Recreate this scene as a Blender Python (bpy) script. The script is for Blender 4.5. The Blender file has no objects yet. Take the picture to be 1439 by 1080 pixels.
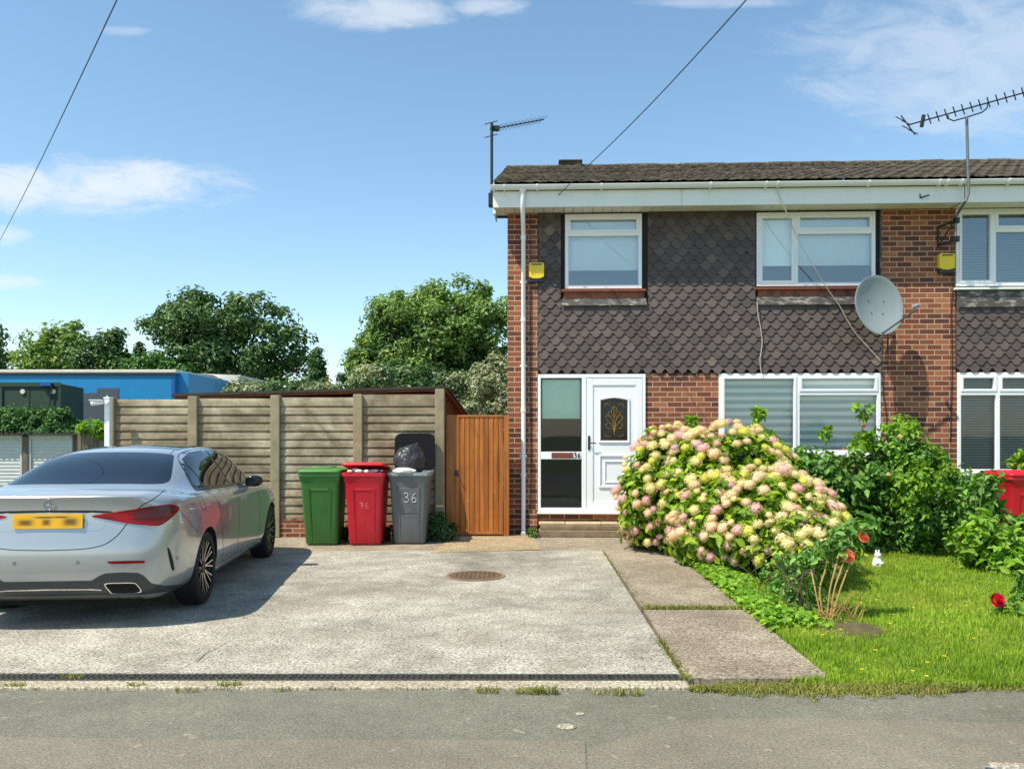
import bpy, bmesh, math, random
import numpy as np
from mathutils import Vector, Matrix
from mathutils.bvhtree import BVHTree
from mathutils.geometry import delaunay_2d_cdt
R = math.radians
random.seed(7)
rng = np.random.default_rng(11)
scene = bpy.context.scene
COL = scene.collection

# ------------------------------------------------------------------ camera
FPX, HZ, CH = 1150.0, 612.0, 1.53          # focal length in photo pixels, horizon row, eye height
cd = bpy.data.cameras.new('camera'); cam = bpy.data.objects.new('camera', cd); COL.objects.link(cam)
cd.sensor_width = 36; cd.lens = FPX/1439*36; cd.shift_y = (HZ-540)/1439
cd.clip_start = 0.05; cd.clip_end = 2000
cam.location = (0, 0, CH); cam.rotation_euler = (R(90), 0, 0)
scene.camera = cam

# ------------------------------------------------------------------ sun, sky, exposure
SUN = Vector((-1.5, -1.0, 2.8)).normalized()
sd = bpy.data.lights.new('sun', 'SUN'); sun = bpy.data.objects.new('sun', sd); COL.objects.link(sun)
sd.energy = 4.7; sd.angle = R(0.5); sd.color = (1.0, 0.92, 0.78)
sun.rotation_euler = SUN.to_track_quat('Z', 'Y').to_euler(); sun.location = (-20, -15, 30)
scene.view_settings.view_transform = 'Standard'; scene.view_settings.look = 'None'
scene.view_settings.exposure = 0.42; scene.view_settings.gamma = 1.0
SKY_STRENGTH = 0.13

def build_world():
    w = bpy.data.worlds.new('World'); scene.world = w; w.use_nodes = True
    nt = w.node_tree; nt.nodes.clear(); N = nt.nodes.new; L = nt.links.new
    def math_(op, a, b=None, clamp=False):
        n = N('ShaderNodeMath'); n.operation = op; n.use_clamp = clamp
        for i, v in enumerate((a, b)):
            if v is None: continue
            if isinstance(v, (int, float)): n.inputs[i].default_value = v
            else: L(v, n.inputs[i])
        return n.outputs[0]
    sky = N('ShaderNodeTexSky'); sky.sky_type = 'NISHITA'; sky.sun_disc = False
    sky.sun_elevation = math.asin(SUN.z); sky.sun_rotation = math.atan2(SUN.x, SUN.y)
    sky.air_density = 1.0; sky.dust_density = 0.3; sky.ozone_density = 2.0
    hs = N('ShaderNodeHueSaturation'); hs.inputs['Saturation'].default_value = 1.02; hs.inputs['Value'].default_value = 1.18; hs.inputs['Hue'].default_value = 0.488
    L(sky.outputs[0], hs.inputs['Color'])
    tc = N('ShaderNodeTexCoord'); sp = N('ShaderNodeSeparateXYZ'); L(tc.outputs['Generated'], sp.inputs[0])
    ay = math_('MAXIMUM', math_('ABSOLUTE', sp.outputs[1]), 0.05)
    p = math_('DIVIDE', sp.outputs[0], ay); q = math_('DIVIDE', sp.outputs[2], ay)
    cb = N('ShaderNodeCombineXYZ'); L(math_('MULTIPLY', p, 5.0), cb.inputs[0]); L(math_('MULTIPLY', q, 13.0), cb.inputs[1])
    nz = N('ShaderNodeTexNoise'); nz.inputs['Scale'].default_value = 2.0; nz.inputs['Detail'].default_value = 9
    nz.inputs['Roughness'].default_value = 0.68; nz.inputs['Distortion'].default_value = 0.5; L(cb.outputs[0], nz.inputs['Vector'])
    nn = math_('MULTIPLY', math_('SUBTRACT', nz.outputs['Fac'], 0.5), 3.0)
    out = None
    for (cx, cy, ax, ay_, al) in CLOUDS:
        pc, qc = (cx-719.5)/FPX, (HZ-cy)/FPX; a, b = ax/FPX, ay_/FPX
        dp = math_('DIVIDE', math_('SUBTRACT', p, pc), a); dq = math_('DIVIDE', math_('SUBTRACT', q, qc), b)
        rr = math_('SUBTRACT', 1.0, math_('ADD', math_('MULTIPLY', dp, dp), math_('MULTIPLY', dq, dq)))
        rr = math_('MAXIMUM', rr, -1.6)
        v = math_('ADD', rr, nn)
        mr = N('ShaderNodeMapRange'); mr.interpolation_type = 'SMOOTHSTEP'
        mr.inputs['From Min'].default_value = -0.15; mr.inputs['From Max'].default_value = 1.25; mr.inputs['To Max'].default_value = al
        L(v, mr.inputs['Value'])
        out = mr.outputs[0] if out is None else math_('MAXIMUM', out, mr.outputs[0])
    mx = N('ShaderNodeMix'); mx.data_type = 'RGBA'
    L(out, mx.inputs['Factor']); L(hs.outputs[0], mx.inputs['A'])
    mx.inputs['B'].default_value = (5.3, 5.6, 5.9, 1)
    bg = N('ShaderNodeBackground'); bg.inputs['Strength'].default_value = SKY_STRENGTH
    L(mx.outputs['Result'], bg.inputs['Color'])
    o = N('ShaderNodeOutputWorld'); L(bg.outputs[0], o.inputs[0])
CLOUDS = [(120, 262, 240, 44, .8), (520, 16, 125, 30, .62), (1360, 85, 260, 120, .42), (10, 332, 36, 16, .6),
          (10, 396, 55, 12, .6), (690, 8, 60, 18, .5), (180, 44, 40, 9, .4), (1330, 170, 140, 22, .35), (60, 480, 230, 34, .4), (1020, 4, 140, 10, .35)]
build_world()

# ------------------------------------------------------------------ materials
def lin(r, g, b):
    f = lambda c: (c/255/12.92 if c/255 <= .04045 else ((c/255+.055)/1.055)**2.4)
    return (f(r), f(g), f(b), 1)
class NT:
    def __init__(s, name):
        s.m = bpy.data.materials.new(name); s.m.use_nodes = True; s.t = s.m.node_tree
        s.b = s.t.nodes['Principled BSDF']; s.out = s.t.nodes['Material Output']
    def n(s, ty, **kw):
        n = s.t.nodes.new(ty)
        for k, v in kw.items(): setattr(n, k, v)
        return n
    def l(s, a, b): s.t.links.new(a, b)
    def noise(s, scale, detail=4, rough=.55, vec=None, dist=0):
        n = s.n('ShaderNodeTexNoise'); n.inputs['Scale'].default_value = scale; n.inputs['Detail'].default_value = detail
        n.inputs['Roughness'].default_value = rough; n.inputs['Distortion'].default_value = dist
        if vec is None: vec = s.obj()
        s.l(vec, n.inputs['Vector']); return n.outputs['Fac']
    def obj(s):
        if not hasattr(s, '_tc'): s._tc = s.n('ShaderNodeTexCoord')
        return s._tc.outputs['Object']
    def mapping(s, scale=(1, 1, 1), loc=(0, 0, 0), vec=None):
        n = s.n('ShaderNodeMapping'); n.inputs['Scale'].default_value = scale; n.inputs['Location'].default_value = loc
        s.l(vec or s.obj(), n.inputs['Vector']); return n.outputs[0]
    def ramp(s, fac, stops):
        n = s.n('ShaderNodeValToRGB'); cr = n.color_ramp
        while len(cr.elements) < len(stops): cr.elements.new(.5)
        for e, (p, c) in zip(cr.elements, stops):
            e.position = p; e.color = c if len(c) == 4 else (*c, 1)
        s.l(fac, n.inputs['Fac']); return n.outputs['Color']
    def mix(s, fac, a, b, mode='MIX'):
        n = s.n('ShaderNodeMix', data_type='RGBA', blend_type=mode)
        for k, v in (('Factor', fac), ('A', a), ('B', b)):
            if hasattr(v, 'is_linked'): s.l(v, n.inputs[k])
            else: n.inputs[k].default_value = v
        return n.outputs['Result']
    def math(s, op, a, b=0.0, clamp=False):
        n = s.n('ShaderNodeMath', operation=op, use_clamp=clamp)
        for i, v in enumerate((a, b)):
            if isinstance(v, (int, float)): n.inputs[i].default_value = v
            else: s.l(v, n.inputs[i])
        return n.outputs[0]
    def bump(s, h, strength=.3, dist=.01, prev=None):
        n = s.n('ShaderNodeBump'); n.inputs['Strength'].default_value = strength; n.inputs['Distance'].default_value = dist
        s.l(h, n.inputs['Height'])
        if prev is not None: s.l(prev, n.inputs['Normal'])
        s.l(n.outputs[0], s.b.inputs['Normal']); return n.outputs[0]
    def col(s, c):
        if hasattr(c, 'is_linked'): s.l(c, s.b.inputs['Base Color'])
        else: s.b.inputs['Base Color'].default_value = c
    def set(s, **kw):
        for k, v in kw.items(): s.b.inputs[k.replace('_', ' ')].default_value = v
BW = lambda v: (v, v, v, 1)
def simple(name, c, rough=.5, metal=0, var=.12, scale=6, bump=0, bscale=60, coat=0):
    t = NT(name); a = tuple(x*(1-var) for x in c[:3])+(1,); b = tuple(min(1, x*(1+var)) for x in c[:3])+(1,)
    t.col(t.ramp(t.noise(scale, 6, .65), [(.3, a), (.7, b)]))
    t.set(Roughness=rough, Metallic=metal)
    if coat: t.b.inputs['Coat Weight'].default_value = coat; t.b.inputs['Coat Roughness'].default_value = .03
    if bump: t.bump(t.noise(bscale, 4), bump, .005)
    return t.m
def wood(name, c1, c2, axis=2, rough=.6, scale=18):
    t = NT(name); sc = [scale, scale, scale]; sc[axis] = scale*.06
    f = t.noise(1, 6, .6, t.mapping(tuple(sc)), .6); c = t.ramp(f, [(.3, c1), (.72, c2)]); g = t.n('ShaderNodeNewGeometry')
    c = t.mix(.7, c, t.ramp(g.outputs['Random Per Island'], [(0, BW(.38)), (1, BW(.6))]), 'OVERLAY'); c = t.mix(t.ramp(t.noise(2.2, 5, .7), [(.5, BW(0)), (.72, BW(.45))]), c, tuple(x*.45 for x in c1[:3])+(1,))
    t.col(c); t.set(Roughness=rough)
    t.bump(f, .25, .004); return t.m
def brick_mat(name, mortar=lin(206, 178, 146), stops=None, row=.079, bw=.225):
    t = NT(name); s = t.n('ShaderNodeSeparateXYZ'); t.l(t.obj(), s.inputs[0])
    c = t.n('ShaderNodeCombineXYZ'); t.l(t.math('ADD', s.outputs[0], s.outputs[1]), c.inputs[0]); t.l(s.outputs[2], c.inputs[1])
    wob = t.n('ShaderNodeVectorMath', operation='ADD'); nz = t.n('ShaderNodeTexNoise'); nz.inputs['Scale'].default_value = 14
    t.l(t.obj(), nz.inputs['Vector']); sc = t.n('ShaderNodeVectorMath', operation='SCALE'); sc.inputs['Scale'].default_value = .005
    t.l(nz.outputs['Color'], sc.inputs[0]); t.l(c.outputs[0], wob.inputs[0]); t.l(sc.outputs[0], wob.inputs[1])
    b = t.n('ShaderNodeTexBrick'); t.l(wob.outputs[0], b.inputs['Vector'])
    for k, v in (('Scale', 1), ('Mortar Size', .0068), ('Mortar Smooth', .25), ('Brick Width', bw), ('Row Height', row), ('Bias', 0)): b.inputs[k].default_value = v
    b.inputs['Color1'].default_value = BW(0); b.inputs['Color2'].default_value = BW(1); b.inputs['Mortar'].default_value = BW(.5)
    stops = stops or [(.05, lin(90, 52, 44)), (.3, lin(114, 64, 48)), (.55, lin(129, 75, 53)), (.8, lin(144, 86, 59)), (.97, lin(162, 103, 71))]
    col = t.ramp(b.outputs['Color'], stops)
    col = t.mix(.55, col, t.ramp(t.noise(38, 5, .7), [(.3, BW(.32)), (.7, BW(.68))]), 'OVERLAY')
    col = t.mix(.35, col, t.ramp(t.noise(.9, 3, .6), [(.3, BW(.38)), (.7, BW(.62))]), 'OVERLAY')
    mort = t.mix(t.noise(9, 4), mortar, tuple(x*.72 for x in mortar[:3])+(1,))
    t.col(t.mix(b.outputs['Fac'], col, mort)); t.set(Roughness=.9)
    h = t.math('ADD', t.math('MULTIPLY', t.math('SUBTRACT', 1, b.outputs['Fac']), 1.0), t.math('MULTIPLY', t.noise(90, 4, .7), .35))
    t.bump(h, .6, .008); return t.m
def leaf_mat(name, c1, c2, c3, trans=.35, rough=.5, patch=None):
    t = NT(name); g = t.n('ShaderNodeNewGeometry')
    col = t.ramp(g.outputs['Random Per Island'], [(.0, c1), (.5, c2), (1, c3)])
    col = t.mix(.6, col, t.ramp(t.noise(1.1, 4, .6), [(.35, BW(.34)), (.65, BW(.64))]), 'OVERLAY')
    if patch: col = t.mix(t.ramp(t.noise(1.7, 5, .65, dist=.5), [(.46, BW(0)), (.66, BW(.75))]), col, patch); col = t.mix(t.ramp(t.noise(.8, 3, .6, t.mapping(loc=(4, 1, 0))), [(.5, BW(0)), (.62, BW(.45))]), col, c1)
    t.col(col); t.set(Roughness=rough); t.b.inputs['Specular IOR Level'].default_value = .35
    tr = t.n('ShaderNodeBsdfTranslucent'); t.l(t.mix(1.0, col, (1.25, 1.3, .55, 1), 'MULTIPLY'), tr.inputs[0])
    mx = t.n('ShaderNodeMixShader'); mx.inputs[0].default_value = trans
    t.l(t.b.outputs[0], mx.inputs[1]); t.l(tr.outputs[0], mx.inputs[2]); t.l(mx.outputs[0], t.out.inputs[0])
    return t.m
def pane_mat(name, refl=.16, tint=(.82, .93, .93, 1), dark=0.0):
    t = NT(name); t.t.nodes.remove(t.b)
    tr = t.n('ShaderNodeBsdfTransparent'); tr.inputs[0].default_value = tint
    gl = t.n('ShaderNodeBsdfGlossy'); gl.inputs['Roughness'].default_value = .015; gl.inputs[0].default_value = (.95, 1, 1, 1)
    bp = t.n('ShaderNodeBump'); bp.inputs['Strength'].default_value = .025; bp.inputs['Distance'].default_value = .02
    t.l(t.noise(1.6, 2), bp.inputs['Height']); t.l(bp.outputs[0], gl.inputs['Normal'])
    fr = t.n('ShaderNodeFresnel'); fr.inputs['IOR'].default_value = 1.5
    f = t.math('ADD', fr.outputs[0], refl, True); mx = t.n('ShaderNodeMixShader'); t.l(f, mx.inputs[0])
    t.l(tr.outputs[0], mx.inputs[1]); t.l(gl.outputs[0], mx.inputs[2]); t.l(mx.outputs[0], t.out.inputs[0]); return t.m

M = {}
def make_mats():
    M['brick'] = brick_mat('red brown brick')
    M['plinth'] = brick_mat('plinth brick', row=.07)
    # concrete drive
    def concrete(name, c1, c2, c3, stain=1.0, lines=.5):
        t = NT(name)
        big = t.noise(.55, 7, .62, dist=.4); mid = t.noise(3.2, 7, .7, dist=.3); fine = t.noise(95, 3, .7)
        col = t.ramp(t.mix(.45, big, mid), [(.36, c1), (.5, c2), (.62, c3)])
        col = t.mix(.75, col, t.ramp(t.noise(55, 5, .8), [(.38, BW(.04)), (.5, BW(.5)), (.62, BW(.84))]), 'OVERLAY')
        col = t.mix(.65, col, t.ramp(t.noise(22, 5, .75), [(.3, BW(.3)), (.5, BW(.52)), (.7, BW(.62))]), 'OVERLAY')
        ln = t.noise(1, 3, .6, t.mapping((4, 70, 1)))
        col = t.mix(lines, col, t.ramp(ln, [(.35, BW(.36)), (.6, BW(.56))]), 'OVERLAY')
        vo = t.n('ShaderNodeTexVoronoi'); vo.inputs['Scale'].default_value = 26; t.l(t.obj(), vo.inputs['Vector'])
        col = t.mix(t.ramp(vo.outputs['Distance'], [(.06, BW(.55)), (.14, BW(0))]), col, lin(92, 84, 72))
        col = t.mix(t.ramp(t.noise(1, 3, .6, t.mapping((34, 62, 1))), [(.55, BW(0)), (.63, BW(1))]), col, tuple(x*.36 for x in c1[:3])+(1,))
        col = t.mix(t.ramp(t.noise(1, 3, .6, t.mapping((40, 70, 1), (9, 4, 0))), [(.60, BW(0)), (.68, BW(.6))]), col, tuple(min(1, x*1.35) for x in c3[:3])+(1,))
        st = t.ramp(t.noise(1.3, 6, .7, t.mapping(loc=(3, 7, 0))), [(.52, BW(0)), (.68, BW(.4*stain))])
        col = t.mix(st, col, lin(118, 104, 84)); t.col(col); t.set(Roughness=.92)
        t.bump(t.math('ADD', fine, t.math('ADD', ln, mid)), .5, .008); return t.m
    M['drive'] = concrete('pale concrete', lin(122, 117, 104), lin(164, 158, 142), lin(194, 188, 172))
    M['path'] = concrete('brown concrete', lin(120, 108, 90), lin(149, 137, 116), lin(176, 164, 142), .8, .8)
    M['apron'] = concrete('apron concrete', lin(140, 122, 92), lin(166, 146, 112), lin(190, 170, 136), .6)
    M['kerbc'] = concrete('edging concrete', lin(150, 138, 114), lin(172, 161, 138), lin(190, 181, 158), .5)
    def asphalt(name, c1, c2, c3):
        t = NT(name); f = t.noise(150, 3, .8); vo = t.n('ShaderNodeTexVoronoi'); vo.inputs['Scale'].default_value = 75; t.l(t.obj(), vo.inputs['Vector'])
        col = t.ramp(t.mix(.4, t.noise(.8, 5, .6), t.noise(6, 5, .7)), [(.35, c1), (.5, c2), (.65, c3)])
        col = t.mix(.9, col, t.ramp(t.noise(60, 6, .85), [(.36, BW(.22)), (.5, BW(.5)), (.64, BW(.74))]), 'OVERLAY')
        col = t.mix(t.ramp(vo.outputs['Distance'], [(.1, BW(.35)), (.2, BW(0))]), col, t.ramp(vo.outputs['Color'], [(.3, lin(90, 84, 76)), (.8, lin(196, 182, 160))]))
        st = t.ramp(t.noise(11, 2, .5, t.mapping(loc=(5, 2, 0))), [(.7, BW(0)), (.74, BW(.5))])
        col = t.mix(st, col, lin(170, 158, 138)); t.col(col); t.set(Roughness=.9)
        t.bump(t.math('ADD', f, t.math('MULTIPLY', vo.outputs['Distance'], .8)), .7, .006); return t.m
    M['asphalt'] = asphalt('grey asphalt', lin(102, 100, 84), lin(114, 112, 97), lin(126, 124, 108))
    M['asphalt_old'] = asphalt('older asphalt', lin(112, 105, 90), lin(124, 117, 101), lin(136, 129, 112))
    M['road'] = asphalt('road asphalt', lin(100, 98, 92), lin(110, 108, 100), lin(120, 118, 110))
    M['soil'] = simple('soil', lin(92, 80, 52), .95, var=.4, scale=9, bump=.6)
    M['ground'] = simple('far ground', lin(96, 104, 62), .95, var=.3, scale=.4)
    M['turf'] = simple('turf', lin(112, 126, 40), .95, var=.3, scale=3, bump=.6)
    # fence concrete
    t = NT('weathered fence concrete')
    col = t.ramp(t.noise(1.3, 7, .66, dist=.4), [(.3, lin(88, 79, 61)), (.48, lin(136, 124, 99)), (.68, lin(188, 177, 150))])
    col = t.mix(.7, col, t.ramp(t.noise(1, 6, .7, t.mapping((2.5, 2.5, 16))), [(.3, BW(.28)), (.7, BW(.66))]), 'OVERLAY')
    col = t.mix(.5, col, t.ramp(t.noise(60, 4, .7), [(.3, BW(.3)), (.7, BW(.65))]), 'OVERLAY')
    t.col(col); t.set(Roughness=.92); t.bump(t.noise(70, 4, .7), .5, .006); M['fconc'] = t.m
    M['fpost'] = simple('post concrete', lin(146, 135, 108), .92, var=.22, scale=5, bump=.5, bscale=80)
    M['gatewood'] = wood('orange stained timber', lin(138, 78, 26), lin(192, 118, 46), 2, .5)
    M['shedwood'] = wood('red brown timber', lin(112, 58, 30), lin(160, 90, 48), 1, .7)
    M['greywood'] = wood('weathered timber', lin(86, 76, 64), lin(128, 116, 100), 2, .85)
    M['felt'] = simple('roofing felt', lin(58, 56, 50), .95, var=.3, bump=.4)
    M['upvc'] = simple('white upvc', lin(236, 238, 238), .32, var=.03, scale=2)
    t = NT('weathered white plastic')
    col = t.mix(.6, lin(228, 230, 222), t.ramp(t.noise(1, 6, .7, t.mapping((3, 3, .7))), [(.3, BW(.36)), (.6, BW(.56))]), 'OVERLAY')
    t.col(col); t.set(Roughness=.4); M['fascia'] = t.m
    M['gutter'] = simple('gutter plastic', lin(226, 230, 226), .35, var=.06, scale=3)
    # hung tiles
    t = NT('hung clay tile'); g = t.n('ShaderNodeNewGeometry')
    col = t.ramp(g.outputs['Random Per Island'], [(0, lin(76, 66, 64)), (.5, lin(87, 76, 73)), (.985, lin(98, 87, 81)), (.996, lin(118, 104, 90)), (1, lin(136, 100, 78))])
    col = t.mix(.5, col, t.ramp(t.noise(3, 5, .7), [(.3, BW(.36)), (.7, BW(.6))]), 'OVERLAY')
    col = t.mix(.4, col, t.ramp(t.noise(70, 4, .7), [(.3, BW(.34)), (.7, BW(.64))]), 'OVERLAY')
    t.col(col); t.set(Roughness=.75); t.bump(t.noise(120, 3), .3, .003); M['hung'] = t.m
    # roof tiles
    t = NT('lichened roof tile')
    col = t.ramp(t.noise(5, 8, .72, dist=.3), [(.3, lin(50, 45, 38)), (.48, lin(78, 70, 58)), (.62, lin(108, 100, 82)), (.74, lin(166, 158, 134))])
    col = t.mix(.6, col, t.ramp(t.noise(45, 4, .7), [(.35, BW(.25)), (.65, BW(.68))]), 'OVERLAY')
    t.col(col); t.set(Roughness=.95); t.bump(t.noise(60, 4), .5, .006); M['roof'] = t.m
    M['backing'] = simple('backing board', lin(46, 40, 38), .9)
    M['pane'] = pane_mat('window pane', .17, (.92, .98, .99, 1))
    M['pane_clear'] = pane_mat('clear window pane', .03, (.97, 1, 1, 1)); M['room_dark'] = simple('painted room dark', lin(30, 35, 44), .9)  # near-black room colour stands in for the dimness indoors
    M['pane_dark'] = pane_mat('door side pane', .015, (.94, .97, .97, 1))
    M['blind'] = simple('pale blind', lin(244, 246, 240), .8, var=.04)
    M['blind_green'] = simple('green roller blind', lin(214, 240, 220), .8, var=.04)
    t = NT('zebra blind'); sp = t.n('ShaderNodeSeparateXYZ'); t.l(t.obj(), sp.inputs[0])
    w = t.math('FRACT', t.math('MULTIPLY', sp.outputs[2], 8.4)); f = t.ramp(w, [(.46, BW(0)), (.54, BW(1))])
    t.col(t.mix(f, lin(190, 200, 192), lin(253, 254, 250))); t.set(Roughness=.8); M['zebra'] = t.m
    M['slat'] = simple('venetian slat', lin(196, 204, 202), .6, var=.04)
    M['terracotta'] = simple('painted brown sill', lin(120, 66, 50), .7, var=.25, scale=14, bump=.3)
    t = NT('peeling board'); col = t.mix(t.ramp(t.noise(7, 6, .75), [(.5, BW(0)), (.58, BW(1))]), lin(142, 84, 60), lin(98, 64, 50))
    t.col(col); t.set(Roughness=.85); M['peel'] = t.m
    t = NT('lead flashing'); col = t.mix(t.ramp(t.noise(6, 7, .75, t.mapping((1, 1, 3))), [(.5, BW(0)), (.62, BW(.8))]), lin(74, 70, 66), lin(176, 166, 156))
    t.col(col); t.set(Roughness=.7); M['lead'] = t.m
    M['stone'] = simple('step stone', lin(184, 164, 130), .9, var=.25, scale=7, bump=.5)
    M['stone_dark'] = simple('dark step stone', lin(132, 114, 90), .9, var=.3, scale=7, bump=.5)
    M['black'] = simple('black plastic', lin(24, 24, 26), .45, var=.2)
    M['blackmetal'] = simple('black metal', lin(30, 30, 32), .5, var=.2)
    M['steel'] = simple('galvanised steel', lin(150, 152, 150), .4, .7, var=.15)
    M['alu'] = simple('aged aluminium', lin(120, 120, 118), .45, .6, var=.2)
    M['chrome'] = simple('chrome', lin(225, 226, 228), .12, 1, var=.02)
    M['gold'] = simple('brass came', lin(190, 140, 70), .3, .8)
    M['doorglass'] = simple('obscured dark glass', lin(24, 24, 20), .12, var=.6, scale=20, bump=.4, bscale=50)
    M['dishmat'] = simple('grey dish paint', lin(138, 148, 150), .5, var=.05, scale=3)
    M['alarm_y'] = simple('yellow alarm plastic', lin(232, 200, 40), .4, var=.05)
    M['alarm_n'] = simple('navy alarm plastic', lin(28, 44, 56), .4, var=.05)
    M['cable'] = simple('cable', lin(40, 42, 46), .6)
    M['cable_white'] = simple('pale cable', lin(190, 184, 170), .6)
    M['redpaint'] = simple('red spray paint', lin(150, 32, 26), .7, var=.3, scale=20)
    for k, c in (('green', (58, 112, 44)), ('red', (196, 14, 34)), ('grey', (100, 104, 106))):
        t = NT('wheelie bin '+k); b0 = lin(*c); dark = tuple(x*.6 for x in b0[:3])+(1,); pale = tuple(min(1, x*.8+.06) for x in b0[:3])+(1,)
        cc = t.mix(t.ramp(t.noise(5, 6, .7), [(.35, BW(0)), (.7, BW(.28))]), b0, pale)
        cc = t.mix(t.ramp(t.noise(1, 6, .75, t.mapping((9, 9, 1.6))), [(.52, BW(0)), (.7, BW(.7))]), cc, dark)
        cc = t.mix(t.ramp(t.noise(1, 3, .7, t.mapping((6, 6, 60), (2, 3, 1))), [(.66, BW(0)), (.72, BW(.5))]), cc, pale)
        t.col(cc); t.set(Roughness=.5); t.bump(t.noise(160, 3), .08, .004); M['bin_'+k] = t.m
        M['lid_'+k] = simple('bin lid '+k, lin(*[min(255, x*1.08+6) for x in c]), .4, var=.08, scale=5)
    M['lid_black'] = simple('bin lid black', lin(20, 20, 24), .7); M['lid_black'].node_tree.nodes['Principled BSDF'].inputs['Specular IOR Level'].default_value = .12
    M['rimgrey'] = simple('faded grey rim', lin(140, 150, 152), .6, var=.15, scale=20)
    M['rubber'] = simple('tyre rubber', lin(22, 22, 23), .8, var=.2)
    M['chalk'] = simple('white paint marks', lin(226, 226, 216), .8)
    t = NT('black bin bag'); t.col(lin(52, 52, 54)); t.set(Roughness=.36)
    t.bump(t.noise(6, 3, .5, dist=1.6), .55, .03); M['bag'] = t.m
    M['whitebag'] = simple('white plastic bag', lin(228, 228, 224), .35, bump=.4, bscale=25)
    M['rust'] = simple('rusty cast iron', lin(104, 84, 62), .85, .2, var=.3, scale=12, bump=.6)
    M['grate'] = simple('drain grate', lin(64, 63, 58), .75, .1, var=.35, scale=20)
    M['void'] = simple('dark void', lin(14, 13, 12), 1)
    # car
    t = NT('silver car paint'); fl = t.noise(900, 1); t.col(t.mix(.06, lin(168, 173, 173), t.ramp(fl, [(.4, BW(.3)), (.6, BW(.7))])))
    t.set(Metallic=.45, Roughness=.22); t.b.inputs['Coat Weight'].default_value = 1; t.b.inputs['Coat Roughness'].default_value = .02; M['paint'] = t.m
    t = NT('car glass'); t.col(lin(14, 20, 28)); t.set(Roughness=.02); t.b.inputs['Specular IOR Level'].default_value = .75; M['carglass'] = t.m
    t = NT('tail lamp red'); sp = t.n('ShaderNodeSeparateXYZ'); t.l(t.obj(), sp.inputs[0])
    t.col(t.mix(t.ramp(t.noise(1, 3, .5, t.mapping((5, 5, 30))), [(.45, BW(0)), (.6, BW(1))]), lin(150, 8, 24), lin(104, 4, 16))); t.set(Roughness=.22); t.b.inputs['Specular IOR Level'].default_value = .3; M['lamp_red'] = t.m
    M['lamp_dark'] = simple('tail lamp smoked', lin(84, 6, 16), .25)
    M['gap'] = simple('panel gap', lin(26, 27, 28), .8)
    M['trim'] = simple('gloss black trim', lin(16, 17, 19), .18, var=.1)
    M['diffuser'] = simple('dark diffuser', lin(52, 58, 62), .35, var=.1)
    M['rimdark'] = simple('dark alloy', lin(30, 31, 33), .35, .5)
    M['rimlight'] = simple('machined alloy', lin(200, 196, 186), .28, .8)
    M['headlamp'] = simple('clear lamp', lin(200, 210, 216), .08, .2)
    t = NT('number plate'); sp = t.n('ShaderNodeSeparateXYZ'); t.l(t.obj(), sp.inputs[0]); acc = None
    for cx, cz, w, h in ((-.165, -.01, .055, .024), (-.01, -.008, .03, .024), (.17, -.006, .055, .03), (-.02, .03, .08, .008), (.1, .032, .06, .008)):
        dx = t.math('DIVIDE', t.math('SUBTRACT', sp.outputs[0], cx), w); dz = t.math('DIVIDE', t.math('SUBTRACT', sp.outputs[2], cz), h)
        d = t.math('ADD', t.math('POWER', t.math('ABSOLUTE', dx), 4.0), t.math('POWER', t.math('ABSOLUTE', dz), 4.0))
        v = t.math('DIVIDE', 1.0, t.math('ADD', 1.0, t.math('MULTIPLY', d, 1.2)))
        acc = v if acc is None else t.math('MAXIMUM', acc, v)
    t.col(t.mix(t.math('MULTIPLY', acc, .85), lin(236, 178, 22), lin(50, 40, 26))); t.set(Roughness=.35); M['plate'] = t.m
    # background
    M['blue'] = simple('blue sheeting', lin(16, 134, 190), .5, var=.14, scale=.35)
    M['blue_dark'] = simple('dark blue sheeting', lin(10, 84, 150), .5, var=.1)
    M['vinyl_and_shade'] = simple('grey vinyl and painted shade', lin(74, 82, 92), .6)
    M['cream'] = simple('cream rail', lin(216, 208, 192), .6, var=.1)
    M['dkgreen'] = simple('dark green steel', lin(44, 66, 54), .8, var=.1)
    M['purple'] = simple('mauve brown cladding', lin(90, 74, 86), .8, var=.2)
    M['garage'] = simple('white garage door', lin(196, 200, 198), .6, var=.1)
    M['bark'] = simple('bark', lin(84, 70, 54), .95, var=.3, scale=12, bump=.8, bscale=30)
    M['cane'] = simple('straw cane', lin(168, 136, 80), .8, var=.25)
    M['stem'] = simple('green stem', lin(84, 96, 44), .7, var=.2)
    M['leaf_oak'] = leaf_mat('oak leaves', lin(54, 82, 46), lin(78, 110, 60), lin(114, 144, 80), .25)
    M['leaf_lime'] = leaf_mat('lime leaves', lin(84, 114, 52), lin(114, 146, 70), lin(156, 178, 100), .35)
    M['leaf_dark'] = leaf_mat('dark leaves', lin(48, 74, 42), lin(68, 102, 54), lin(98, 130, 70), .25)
    M['leaf_silver'] = leaf_mat('silvery leaves', lin(104, 118, 86), lin(146, 154, 120), lin(190, 194, 160), .25)
    M['leaf_hedge'] = leaf_mat('hedge leaves', lin(50, 90, 44), lin(74, 118, 56), lin(104, 146, 76), .3)
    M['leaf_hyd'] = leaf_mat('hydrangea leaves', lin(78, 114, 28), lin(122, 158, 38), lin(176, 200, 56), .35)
    M['leaf_rose'] = leaf_mat('rose leaves', lin(68, 108, 44), lin(96, 144, 60), lin(138, 178, 82), .3)
    M['leaf_bright'] = leaf_mat('bright young leaves', lin(92, 138, 34), lin(122, 166, 48), lin(160, 192, 70), .4)
    M['grass'] = leaf_mat('grass blades', lin(108, 142, 32), lin(142, 176, 46), lin(182, 202, 78), .4, .6, lin(184, 194, 84))
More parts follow.
